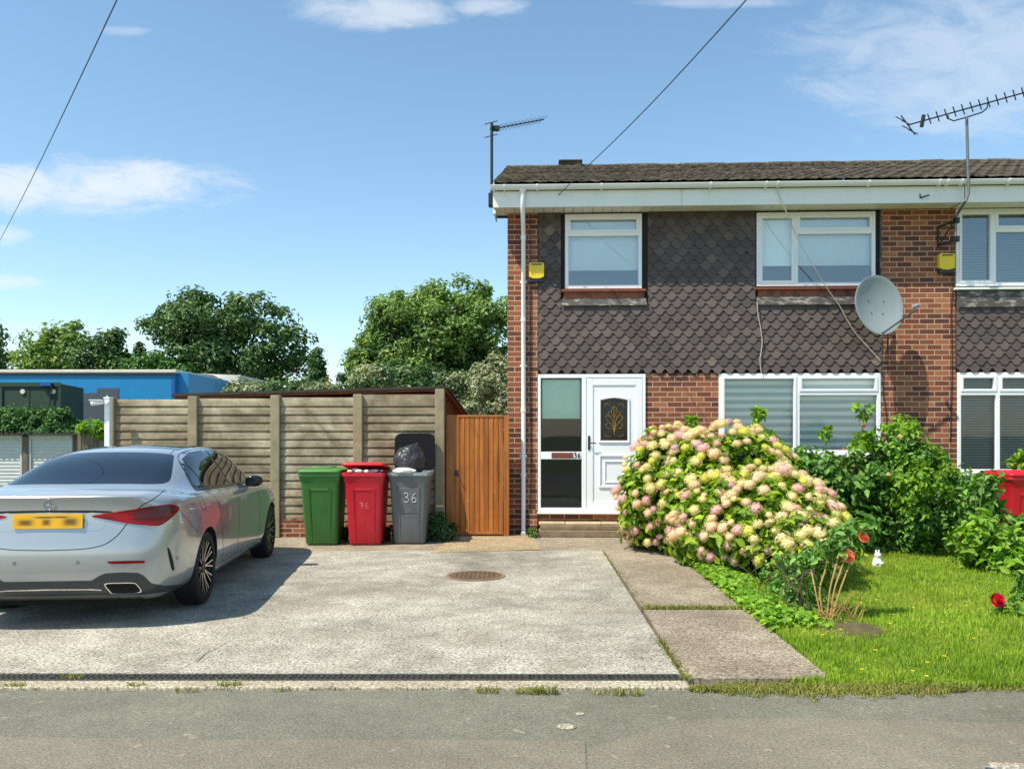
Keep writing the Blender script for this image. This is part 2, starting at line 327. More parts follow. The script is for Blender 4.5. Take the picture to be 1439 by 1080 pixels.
    M['drygrass'] = leaf_mat('dry grass', lin(100, 116, 40), lin(138, 142, 62), lin(172, 160, 96), .3, .7)
    def petal(name, a, b, c): M[name] = leaf_mat(name.replace('_', ' '), a, b, c, .35, .6)
    petal('petal_cream', lin(222, 208, 150), lin(236, 222, 174), lin(246, 234, 200))
    petal('petal_yellow', lin(206, 206, 84), lin(222, 220, 106), lin(236, 232, 140))
    petal('petal_blush', lin(232, 200, 172), lin(240, 216, 190), lin(246, 230, 210))
    petal('petal_pink', lin(222, 170, 178), lin(236, 194, 198), lin(244, 212, 212))
    petal('petal_lilac', lin(206, 166, 190), lin(222, 188, 206), lin(236, 208, 218))
    petal('petal_orange', lin(226, 112, 84), lin(240, 140, 104), lin(246, 170, 130))
    petal('petal_red', lin(176, 12, 44), lin(214, 24, 60), lin(232, 52, 84))
    petal('petal_gold', lin(226, 190, 20), lin(240, 208, 30), lin(250, 220, 60))
    M['ornament'] = simple('white glazed ornament', lin(232, 232, 226), .35, var=.05)
make_mats()

# ------------------------------------------------------------------ helpers
class MB:
    def __init__(s): s.v = []; s.f = []; s.mi = []; s.cur = 0
    def mat(s, i): s.cur = i; return s
    def add(s, vs, fs):
        o = len(s.v); s.v += [tuple(v) for v in vs]
        for f in fs: s.f.append([o+i for i in f]); s.mi.append(s.cur)
        return s
    def box(s, x0, x1, y0, y1, z0, z1):
        return s.add([(x0, y0, z0), (x1, y0, z0), (x1, y1, z0), (x0, y1, z0), (x0, y0, z1), (x1, y0, z1), (x1, y1, z1), (x0, y1, z1)],
                     [(0, 3, 2, 1), (4, 5, 6, 7), (0, 1, 5, 4), (1, 2, 6, 5), (2, 3, 7, 6), (3, 0, 4, 7)])
    def loft(s, rings, cap=True, closed=True):
        n = len(rings[0]); vs = [p for r in rings for p in r]; fs = []
        for i in range(len(rings)-1):
            for j in range(n if closed else n-1):
                k = (j+1) % n; fs.append((i*n+j, i*n+k, (i+1)*n+k, (i+1)*n+j))
        if cap: fs.append(tuple(reversed(range(n)))); fs.append(tuple((len(rings)-1)*n+j for j in range(n)))
        return s.add(vs, fs)
    def tube(s, pts, r, seg=8, cap=True):
        pts = [Vector(p) for p in pts]; rings = []; prev = None
        for i, p in enumerate(pts):
            d = (pts[min(i+1, len(pts)-1)]-pts[max(i-1, 0)]).normalized()
            a = prev if prev is not None else (Vector((0, 0, 1)) if abs(d.z) < .9 else Vector((1, 0, 0)))
            u = (a-d*a.dot(d)); u = u.normalized() if u.length > 1e-5 else d.orthogonal().normalized(); prev = u; w = d.cross(u)
            rr = r[i] if isinstance(r, (list, tuple)) else r
            rings.append([p+(u*math.cos(t)+w*math.sin(t))*rr for t in [2*math.pi*k/seg for k in range(seg)]])
        return s.loft(rings, cap)
    def prism(s, poly, fn, d0, d1):     # poly 2-D, fn(a,b,d)->xyz
        n = len(poly); vs = [fn(a, b, d0) for a, b in poly]+[fn(a, b, d1) for a, b in poly]
        return s.add(vs, [tuple(range(n)), tuple(reversed(range(n, 2*n)))]+[(i, i+n, (i+1) % n+n, (i+1) % n) for i in range(n)])
    def lathe(s, prof, axis=2, c=(0, 0, 0), seg=32, cap=False):
        rings = []
        for r, h in prof:
            ring = []
            for k in range(seg):
                t = 2*math.pi*k/seg; a, b = r*math.cos(t), r*math.sin(t)
                p = (a, b, h) if axis == 2 else ((h, a, b) if axis == 0 else (b, h, a))
                ring.append((p[0]+c[0], p[1]+c[1], p[2]+c[2]))
            rings.append(ring)
        return s.loft(rings, cap)
    def ball(s, c, r, seg=12, rings=8):
        rx, ry, rz = (r, r, r) if isinstance(r, (int, float)) else r
        rs = []
        for i in range(1, rings):
            t = math.pi*i/rings
            rs.append([(c[0]+rx*math.sin(t)*math.cos(2*math.pi*k/seg), c[1]+ry*math.sin(t)*math.sin(2*math.pi*k/seg), c[2]-rz*math.cos(t)) for k in range(seg)])
        return s.loft(rs, True)
    def build(s, name, mats, parent=None, smooth=False, bevel=0, org=(0, 0, 0), seg=2, fix=True):
        me = bpy.data.meshes.new(name)
        vs = s.v if org == (0, 0, 0) else [(a-org[0], b-org[1], c-org[2]) for a, b, c in s.v]
        me.from_pydata(vs, [], s.f)
        mats = mats if isinstance(mats, (list, tuple)) else [mats]
        for m in mats: me.materials.append(M[m] if isinstance(m, str) else m)
        me.polygons.foreach_set('material_index', s.mi)
        if fix:
            bm = bmesh.new(); bm.from_mesh(me); bmesh.ops.recalc_face_normals(bm, faces=bm.faces); bm.to_mesh(me); bm.free()
        if smooth:
            me.polygons.foreach_set('use_smooth', [True]*len(me.polygons))
            if smooth != 'full': me.set_sharp_from_angle(angle=R(smooth if smooth is not True else 40))
        o = bpy.data.objects.new(name, me); COL.objects.link(o)
        if parent: o.parent = parent
        if bevel:
            b = o.modifiers.new('bevel', 'BEVEL'); b.width = bevel; b.segments = seg; b.limit_method = 'ANGLE'; b.angle_limit = R(40)
        return o
def thing(name, label, cat, loc=(0, 0, 0), rz=0, group=None):
    o = bpy.data.objects.new(name, None); COL.objects.link(o); o.location = loc; o.rotation_euler = (0, 0, rz); o.empty_display_size = .2
    return tag(o, label, cat, group)
def tag(o, label, cat, group=None):
    o['label'] = label; o['category'] = cat
    if group: o['group'] = group
    return o
def structure(o): o['kind'] = 'structure'; return o
def stuff(o): o['kind'] = 'stuff'; return o
def np_mesh(name, V, F, mats, parent=None, smooth=False):
    V = np.asarray(V, np.float32); F = np.asarray(F, np.int32); k = F.shape[1]
    me = bpy.data.meshes.new(name); me.vertices.add(len(V)); me.vertices.foreach_set('co', V.ravel())
    me.loops.add(F.size); me.loops.foreach_set('vertex_index', F.ravel())
    me.polygons.add(len(F)); me.polygons.foreach_set('loop_start', np.arange(0, F.size, k, dtype=np.int32))
    for m in (mats if isinstance(mats, (list, tuple)) else [mats]): me.materials.append(M[m])
    me.update(calc_edges=True)
    if smooth: me.polygons.foreach_set('use_smooth', [True]*len(F))
    o = bpy.data.objects.new(name, me); COL.objects.link(o)
    if parent: o.parent = parent
    return o
def unit(a): return a/np.maximum(np.linalg.norm(a, axis=1, keepdims=True), 1e-9)
def rnd_dirs(n): return unit(rng.normal(size=(n, 3)))
def leaves(P, Nn, L, wid=.55, fold=.12, droop=.15):
    """small folded leaves (two quads each) at points P with face normals Nn"""
    n = len(P); L = np.broadcast_to(np.asarray(L, float), (n,))[:, None]
    t = unit(np.cross(Nn, rnd_dirs(n))); b = np.cross(Nn, t); w = wid*L*.5
    v0 = P; v1 = P+t*L*.33+b*w+Nn*L*fold; v2 = P+t*L*.72+b*w*.72+Nn*L*(fold-.3*droop); v3 = P+t*L-Nn*L*droop
    v4 = P+t*L*.72-b*w*.72+Nn*L*(fold-.3*droop); v5 = P+t*L*.33-b*w+Nn*L*fold
    V = np.stack([v0, v1, v2, v3, v4, v5], 1).reshape(-1, 3); i = np.arange(n)[:, None]*6
    return V, np.concatenate([i+np.array([[0, 1, 2, 3]]), i+np.array([[0, 3, 4, 5]])])
def clumps(ells, n, sr, shell=.55):
    """clump centres through ellipsoids [(c, r, weight)], favouring the outside"""
    w = np.array([e[2] for e in ells], float); w /= w.sum(); idx = rng.choice(len(ells), n, p=w)
    C = np.array([e[0] for e in ells], float)[idx]; Rr = np.array([e[1] for e in ells], float)[idx]
    d = rnd_dirs(n); rad = (shell+(1-shell)*rng.random(n)**.6)[:, None]
    return C+d*Rr*rad, d
def crown(ells, nclump, per, cr, leaf, zmin=-9, up=.5, shell=.5, flat=.8):
    C, d = clumps(ells, nclump, cr, shell)
    k = rng.integers(0, nclump, nclump*per); dd = rnd_dirs(len(k)); rad = rng.random(len(k))[:, None]**.45
    sz = (cr*(.55+.9*rng.random(nclump)))[k][:, None]
    P = C[k]+dd*rad*sz*np.array([1, 1, flat]); nn = unit(dd*.8+d[k]*.4+rnd_dirs(len(k))*.7+np.array([0, 0, up]))
    keep = P[:, 2] > zmin; P = P[keep]; nn = nn[keep]
    return leaves(P, nn, leaf*(.6+.8*rng.random(len(P))))
def pt(x, y, d): return Vector(((x-719.5)/FPX*d, d, CH-(y-HZ)/FPX*d))
def gnd(x, y): return pt(x, y, CH*FPX/(y-HZ))
def rrect(w, d, r, n=4, cx=0, cy=0, z=0):
    out = []
    for sx, sy, a0 in ((1, 1, 0), (-1, 1, 90), (-1, -1, 180), (1, -1, 270)):
        for k in range(n+1):
            a = R(a0+90*k/n); out.append((cx+sx*(w/2-r)+r*math.cos(a), cy+sy*(d/2-r)+r*math.sin(a), z))
    return out
def copy_tree(o, parent=None):
    c = o.copy(); COL.objects.link(c)
    if parent: c.parent = parent
    for ch in o.children: copy_tree(ch, c)
    return c
def catmull(P, n=6, closed=True):
    P = [Vector(p) for p in P]; m = len(P); out = []
    for i in range(m if closed else m-1):
        g = (lambda k: P[k % m]) if closed else (lambda k: P[max(0, min(m-1, k))])
        p0, p1, p2, p3 = g(i-1), g(i), g(i+1), g(i+2)
        for j in range(n):
            t = j/n; out.append(.5*((2*p1)+(p2-p0)*t+(2*p0-5*p1+4*p2-p3)*t*t+(3*p1-p0-3*p2+p3)*t**3))
    if not closed: out.append(P[-1])
    return out

# ------------------------------------------------------------------ ground
def sheet(name, poly, z, mat, thick=.0, parent=None):
    mb = MB(); n = len(poly)
    if thick: mb.prism(poly, lambda a, b, d: (a, b, d), z, z-thick)
    else: mb.add([(a, b, z) for a, b in poly], [tuple(range(n))])
    return mb.build(name, mat, parent)
def build_ground():
    gx = [-900, -200, -80, -40, -25, -16, -9, -5, 0, 6, 14, 30, 80, 300, 900]; gy = [-900, -200, -60, -20, -8, 0, 6, 12.9, 14, 18, 24, 34, 50, 80, 200, 900]
    V = []; F = []
    for y in gy:
        for x in gx:
            k = min(1, max(0, (y-13.5)/10))*min(1, max(0, (-4-x)/8)); V.append((x, y, -.075-.5*k*k*(3-2*k)))
    n = len(gx)
    for j in range(len(gy)-1):
        for i in range(n-1): F.append((j*n+i, j*n+i+1, (j+1)*n+i+1, (j+1)*n+i))
    mb = MB(); mb.add(V, F); structure(mb.build('ground', 'ground'))
    structure(sheet('road', [(-60, -9), (60, -9), (60, -1.2), (-60, -1.2)], -.06, 'road'))
    structure(sheet('pavement', [(-40, -1.1), (40, -1.1), (40, 5.02), (-40, 4.965)], -.02, 'asphalt', .05))
    pl = [gnd(828, 1080), gnd(826, 1046), gnd(880, 1030), gnd(960, 1006), gnd(1100, 1003), gnd(1439, 1012)]
    structure(sheet('pavement_patch', [(p.x, p.y) for p in pl]+[(9, 4.42), (9, -1.0), (.33, -1.0)], -.016, 'asphalt_old'))
    pl = [gnd(0, 1030), gnd(300, 1034), gnd(600, 1034), gnd(822, 1036), gnd(824, 1080)]
    structure(sheet('pavement_strip', [(-12, 4.19)]+[(p.x, p.y) for p in pl]+[(.30, -1.0), (-12, -1.0)], -.016, 'asphalt_old'))
    # drive slab, edging, path slabs, apron
    structure(sheet('driveway', [(-13, 5.33), (1.08, 5.26), (1.20, 10.9), (-13, 10.9)], 0, 'drive', .08))
    structure(sheet('driveway_apron', [(-13, 10.915), (1.20, 10.915), (2.6, 10.9), (3.2, 12.72), (-13, 12.9)], -.003, 'path', .08))
    p1, p2, p3, p4 = gnd(640, 752), gnd(748, 752), gnd(760, 772), gnd(604, 777)
    structure(sheet('concrete_patch', [(p.x, p.y) for p in (p1, p2, p3, p4)], .004, 'apron'))
    structure(sheet('path', [(1.11, 5.18), (2.02, 5.18), (2.06, 7.22), (1.16, 7.22)], -.004, 'path', .08))
    s = structure(sheet('path', [(1.165, 7.36), (2.06, 7.36), (2.16, 10.89), (1.225, 10.89)], -.002, 'path', .08))
    mb = MB(); mb.box(-13, 1.09, 4.985, 5.125, -.05, .001); structure(mb.build('edging', 'kerbc', bevel=.008))
    # crack in the drive
    pts = [gnd(x, y) for x, y in ((254, 941), (268, 932), (276, 930), (290, 918), (305, 911), (322, 900), (332, 897))]
    mb = MB(); vs = []
    for i, p in enumerate(pts): w = .0026*(1-abs(i-3)/5); vs += [(p.x-w, p.y-w*.4, .003), (p.x+w, p.y+w*.4, .003)]
    mb.add(vs, [(2*i, 2*i+1, 2*i+3, 2*i+2) for i in range(len(pts)-1)]); structure(mb.build('crack', 'void'))
build_ground()

def build_drain():
    t = thing('drain_channel', 'long black slotted drain channel along the front edge of the concrete drive', 'drain', (-3, 5.19, 0))
    mb = MB(); mb.box(-13, 1.06, 5.135, 5.245, -.05, -.03); mb.build('channel', 'void', t, org=(-3, 5.19, 0))
    mb = MB()
    for y in (5.128, 5.176, 5.183, 5.233): mb.box(-13, 1.06, y, y+.016, -.03, .004)
    x = -9.0; i = 0
    while x < 1.06:
        mb.box(x, x+(.05 if i % 14 == 0 else .02), 5.144, 5.176, -.02, .001); mb.box(x, x+(.05 if i % 14 == 0 else .02), 5.199, 5.233, -.02, .001); x += .036; i += 1
    mb.build('grating', 'grate', t, org=(-3, 5.19, 0))
build_drain()
def build_manhole():
    c = gnd(668, 809); t = thing('manhole_cover', 'round rusty brown manhole cover set in the concrete drive', 'manhole cover', (c.x, c.y, 0))
    mb = MB(); mb.lathe([(.285, .002), (.285, .010), (.0, .012)], seg=40)
    for k in range(-5, 6):
        for j in range(-5, 6):
            if (k*k+j*j) < 24: mb.box(k*.05-.014, k*.05+.014, j*.05-.006, j*.05+.006, .0105, .0155)
    mb.build('lid', 'rust', t)
    mb = MB(); mb.lathe([(.292, .001), (.292, .009), (.325, .009), (.325, .001)], seg=40); mb.build('frame', 'stone_dark', t)
build_manhole()

# ------------------------------------------------------------------ house frame of reference
HA = math.atan(.04); H0 = Vector((-.07, 12.75, 0)); HM = Matrix.Translation(H0) @ Matrix.Rotation(-HA, 4, 'Z'); HI = HM.inverted()
def Fp(x, y, out=0.0):
    o = HI @ Vector((0, 0, CH)); d = HI.to_3x3() @ Vector(((x-719.5)/FPX, 1, -(y-HZ)/FPX)); k = (-out-o.y)/d.y; p = o+d*k
    return p.x, p.z
def Rf(x0, y0, x1, y1, out=0.0):
    a = Fp(x0, y1, out); b = Fp(x1, y0, out); return a[0], b[0], a[1], b[1]
UP = Fp(1336, 300)[0]                      # party line
LEN = UP*2+.1
PIER = Fp(756, 400)[0]; P2A = Fp(1239, 400)[0]; P2B = Fp(1343, 400)[0]
Z_TILE = Fp(900, 524.5)[1]; Z_SOF = Fp(900, 297.5)[1]
W1 = Rf(794, 300, 902, 406); W2 = Rf(1063, 297, 1230, 402.5); W3 = Rf(1010, 524, 1237.5, 637); DR = Rf(756, 525.5, 907, 721)
W4 = Rf(1343, 292, 1512, 402); W5 = Rf(1345, 522.5, 1580, 664)

def window(par, org, rect, mull, trans, backs, name='window', y0=0.0, pane='pane', sill=True):
    """uPVC window: rect (u0,u1,z0,z1); mull = mullion u's; trans = one transom z (or None) per bay; backs = blind style per bay"""
    u0, u1, z0, z1 = rect; mb = MB(); fw = .055; ya, yb = y0-.012, y0+.06
    mb.box(u0, u0+fw, ya, yb, z0, z1); mb.box(u1-fw, u1, ya, yb, z0, z1); mb.box(u0+fw, u1-fw, ya, yb, z0, z0+fw); mb.box(u0+fw, u1-fw, ya, yb, z1-fw, z1)
    xs = [u0+fw]+[m for m in mull]+[u1-fw]; cells = []
    for m in mull: mb.box(m-.03, m+.03, ya, yb, z0+fw, z1-fw)
    for i in range(len(xs)-1):
        a = xs[i]+(0 if i == 0 else .03); b = xs[i+1]-(0 if i == len(xs)-2 else .03); t = trans[i]
        if t is None: cells.append((a, b, z0+fw, z1-fw, i, False))
        else:
            mb.box(a, b, ya, yb, t-.035, t+.03); cells.append((a, b, z0+fw, t-.035, i, False)); cells.append((a, b, t+.03, z1-fw, i, True))
    fr = mb.build(name, 'upvc', par, org=org, bevel=.006)
    sash = MB()
    for a, b, c, d, i, top in cells:
        if top or (trans[i] is None and len(mull)):       # opening lights carry a sash
            s = .032; y1, y2 = ya-.012, yb-.01
            sash.box(a-.008, a+s, y1, y2, c-.008, d+.008); sash.box(b-s, b+.008, y1, y2, c-.008, d+.008); sash.box(a+s, b-s, y1, y2, c-.008, c+s); sash.box(a+s, b-s, y1, y2, d-s, d+.008)
        g = MB(); g.add([(a-.004, y0+.028, c-.004), (b+.004, y0+.028, c-.004), (b+.004, y0+.028, d+.004), (a-.004, y0+.028, d+.004)], [(0, 1, 2, 3)]); g.build('pane', pane, fr, org=org)
    if sash.v: sash.build('sash', 'upvc', fr, org=org, bevel=.006)
    for a, b, st, zb in backs:
        bl = MB(); yb_ = y0+.11
        if st == 'venetian':
            z = zb
            while z < z1-.04: bl.add([(a, yb_-.011, z), (b, yb_-.011, z), (b, yb_+.011, z+.013), (a, yb_+.011, z+.013)], [(0, 1, 2, 3)]); z += .025
            bl.build('blind', 'slat', fr, org=org)
        else:
            bl.box(a, b, yb_, yb_+.006, zb, z1-.02); bl.build('blind', st, fr, org=org)
    return fr

def tile_wall(par, org, u0, u1, z0, z1, holes, name):
    """bull-nosed tiles hung in staggered courses"""
    tw, g, th, pr = .178, .113, .010, .024; mb = MB(); n = int((z1-z0)/g)+1; r0 = random.Random(5)
    for j in range(n):
        zb = z0+j*g-.004; zt = min(zb+g+.06, z1); off = (j % 2)*tw/2
        if zb > z1-.03: break
        u = u0-tw+off
        while u < u1+tw:
            cx = u+tw/2; dz = r0.uniform(-.003, .003)-(.011 if r0.random() < .035 else 0); tl = r0.uniform(-.002, .003)
            hw = tw/2-.002; rad = .062; zc = zb+rad
            sh = zb+.058; ca = math.degrees(math.asin((sh-zc)/rad)); prof = [(hw, zt), (hw, sh+.004), (rad*math.cos(R(ca))+.004, sh)]
            prof += [(rad*math.cos(R(a)), zc+rad*math.sin(R(a))) for a in (-30, -48, -66, -90, -114, -132, -150)]
            prof += [(-rad*math.cos(R(ca))-.004, sh), (-hw, sh+.004), (-hw, zt)]
            lo, hi = u0, u1; bad = False
            for (a, b, c, d) in holes:
                if zc > c-.04 and zb < d:
                    if a-.012 < cx-hw and cx+hw < b+.012: bad = True
                    elif cx < (a+b)/2: hi = min(hi, a)
                    else: lo = max(lo, b)
            if not bad and lo+.008 < cx+hw and cx-hw < hi-.008:
                poly = [(min(max(cx+p, lo), hi), q+dz) for p, q in prof]; H = zt-zb
                def fn(a, b, d): return (a, -d-(pr+tl)*(1-(b-zb)/H)*1.0, b)
                mb.prism(poly, fn, 0.004, -.006)
            u += tw
    return mb.build(name, 'hung', par, org=org)

def build_house():
    hb = thing('house', 'red brick end house with dark hung tiles, white door and white eaves', 'house', H0, -HA); o = (0, 0, 0)
    build_shell(hb, o, 0, UP-.004, left=True)
    nb = thing('house', 'neighbouring brick house cut by the right edge, with slatted blinds behind its windows', 'house', HM @ Vector((UP, 0, 0)), -HA)
    on = (UP, 0, 0); build_shell(nb, on, UP+.004, LEN, left=False)
    # --- facade of the end house
    mb = MB(); zt = Z_SOF+.1
    mb.box(0, PIER, 0, .15, 0, zt); mb.box(P2A, UP-.004, 0, .15, 0, zt)
    mb.box(DR[1], W3[0], 0, .15, 0, Z_TILE); mb.box(W3[0], W3[1], 0, .15, 0, W3[2]-.02); mb.box(W3[1], P2A, 0.001, .15, 0, Z_TILE)
    mb.box(DR[0], DR[1], .012, .15, 0, DR[2]-.002)
    mb.build('front_wall', 'brick', hb)
    mb = MB(); yb = .03
    a, b, c, d = W1; a2, b2, c2, d2 = W2
    mb.box(PIER, a, yb, .15, Z_TILE, zt); mb.box(a, b, yb, .15, Z_TILE, c-.03); mb.box(a, b, yb, .15, d, zt)
    mb.box(b, a2, yb, .15, Z_TILE, zt); mb.box(a2, b2, yb, .15, Z_TILE, c2-.03); mb.box(a2, b2, yb, .15, d2, zt); mb.box(b2, P2A, yb, .15, Z_TILE, zt)
    mb.build('backing_board', 'backing', hb)
    H1 = Rf(788, 296, 910, 430); H2 = Rf(1061, 292, 1236, 429)
    tile_wall(hb, o, PIER+.005, P2A-.005, Z_TILE, Z_SOF, [H1, H2], 'tile_hanging')
    window(hb, o, W1, [], [Fp(850, 328.5)[1]], [(W1[0]+.03, W1[1]-.03, 'blind', Fp(850, 378)[1])])
    m2 = Fp(1118.5, 350)[0]
    window(hb, o, W2, [m2], [None, Fp(1170, 325.5)[1]], [(W2[0]+.03, m2-.01, 'blind', Fp(1170, 371)[1]), (m2+.01, W2[1]-.03, 'blind', Fp(1170, 371)[1])])
    m3 = Fp(1121, 600)[0]
    window(hb, o, W3, [m3], [None, Fp(1180, 552)[1]], [(W3[0]+.03, m3-.01, 'zebra', W3[2]+.02), (m3+.01, W3[1]-.03, 'zebra', W3[2]+.02)], pane='pane_clear')
    for (x0, x1, ys, yl) in ((789, 908, 405, 430), (1062, 1234, 402, 429)):
        r = Rf(x0, ys, x1, ys+5, .06); mb = MB(); mb.box(r[0], r[1], -.07, .03, r[2], r[3]-.006); mb.build('sill', 'terracotta', hb, bevel=.004)
        r = Rf(x0+3, ys+5, x1-3, ys+15); mb = MB(); mb.box(r[0], r[1], -.022, .03, r[2], r[3]+.04); mb.build('apron_board', 'peel', hb)
        r = Rf(x0-1, ys+14, x1+1, yl); mb = MB(); mb.add([(r[0]+.02, -.024, r[3]), (r[1]-.02, -.024, r[3]), (r[1], -.05, r[2]), (r[0], -.05, r[2])], [(0, 1, 2, 3)]); mb.build('flashing', 'lead', hb)
    r = Rf(1008, 637, 1240, 642, .05); mb = MB(); mb.box(r[0], r[1], -.05, .03, r[2], r[3]-.003); mb.build('sill', 'upvc', hb, bevel=.004)
    build_door(hb)
    # step
    for (x0, x1, y0, y1, out, nm, mt) in ((757, 884, 741, 757, .34, 'step', 'stone_dark'),):
        u0, u1 = Fp(x0, 740, .3)[0], Fp(x1, 740, .3)[0]
        mb = MB(); mb.box(u0, u1, -.36, -.002, 0, .10); mb.build('step', 'stone_dark', hb, bevel=.01)
        mb = MB(); mb.box(u0+.02, u1-.02, -.31, -.002, .102, .17); mb.build('step', 'stone_dark', hb, bevel=.012)
        for (a, b, zz, oo) in ((u0+.0, u0+.40, .172, -.27), (u0+.41, u0+.95, .172, -.30), (u0+.96, u1, .172, -.26)):
            mb = MB(); mb.box(a, b, oo, -.003, zz, zz+.035); mb.build('step_slab', 'stone', hb, bevel=.008)
    r = Rf(744, 716, 755, 750, .05); mb = MB(); mb.box(r[0], r[1], -.07, -.002, 0, r[3]); mb.build('brick_block', 'brick', hb)
    # red paint on the brick beside the door
    r = Rf(908, 596, 930, 610); mb = MB(); mb.add([(r[0], -.003, r[2]), (r[1], -.003, r[2]+.01), (r[1]-.02, -.003, r[3]), (r[0]+.01, -.003, r[3]-.01)], [(0, 1, 2, 3)]); mb.build('paint_mark', 'redpaint', hb)
    # --- facade of the neighbour
    mb = MB(); u5, u6 = W4[0], LEN
    mb.box(UP+.004, u5-.004, 0, .15, 0, zt); mb.box(u5-.004, W5[0], .0, .15, 0, Z_TILE); mb.box(W5[0], W5[1], 0, .15, 0, W5[2]-.02); mb.box(W5[1], u6, 0, .15, 0, Z_TILE)
    mb.build('front_wall', 'brick', nb, org=on)
    mb = MB(); mb.box(W4[0], W4[1], yb, .15, Z_TILE, W4[2]-.03); mb.box(W4[0], W4[1], yb, .15, W4[3], zt); mb.box(W4[1], u6, yb, .15, Z_TILE, zt); mb.build('backing_board', 'backing', nb, org=on)
    tile_wall(nb, on, P2B+.005, LEN-.3, Z_TILE, Z_SOF, [(W4[0]-.03, W4[1]+.03, W4[2]-.28, W4[3]+.05)], 'tile_hanging')
    m4 = Fp(1396.5, 340)[0]
    window(nb, on, W4, [m4], [None, Fp(1420, 323)[1]], [(W4[0]+.03, m4-.01, 'venetian', W4[2]+.05), (m4+.01, W4[1]-.03, 'venetian', W4[2]+.05)])
    m5 = Fp(1402, 600)[0]
    window(nb, on, W5, [m5], [Fp(1370, 552)[1], Fp(1430, 552)[1]], [(W5[0]+.03, m5-.01, 'venetian', W5[2]+.05), (m5+.01, W5[1]-.03, 'venetian', W5[2]+.05)], pane='pane_clear')
    r = Rf(1342, 402.5, 1515, 407, .06); mb = MB(); mb.box(r[0], r[1], -.08, .03, r[2], r[3]-.003); mb.build('sill', 'upvc', nb, org=on, bevel=.004)
    r = Rf(1343, 407, 1512, 432); mb = MB(); mb.add([(r[0], -.02, r[3]), (r[1], -.02, r[3]), (r[1], -.05, r[2]), (r[0], -.05, r[2])], [(0, 1, 2, 3)]); mb.build('flashing', 'lead', nb, org=on)
    r = Rf(1342, 663, 1585, 668, .05); mb = MB(); mb.box(r[0], r[1], -.05, .03, r[2], r[3]-.003); mb.build('sill', 'upvc', nb, org=on, bevel=.004)
    # downpipe and its swan neck
    u = Fp(735.5, 500, .08)[0]; zg = Fp(735, 268, .42)[1]; mb = MB(); r = .034
    mb.tube([(u, -.47, zg+.03), (u, -.47, zg-.03)], [r+.03, r+.012], 12); mb.tube([(u, -.47, zg), (u, -.47, zg-.14), (u, -.44, Z_SOF-.06), (u, -.14, Z_SOF-.30), (u, -.065, Z_SOF-.40), (u, -.065, 2), (u, -.065, .06)], r, 12)
    for z in (Z_SOF-.42, 3.3, 1.9, .9): mb.tube([(u, -.065, z), (u, -.065, z+.05)], r+.008, 12)
    for z in (3.9, 2.6, 1.2): mb.box(u-.055, u+.055, -.03, -.003, z, z+.03)
    mb.tube([(u, -.065, .06), (u, -.10, .03), (u, -.16, .015)], r+.006, 12)
    mb.build('downpipe', 'upvc', hb, smooth=True)

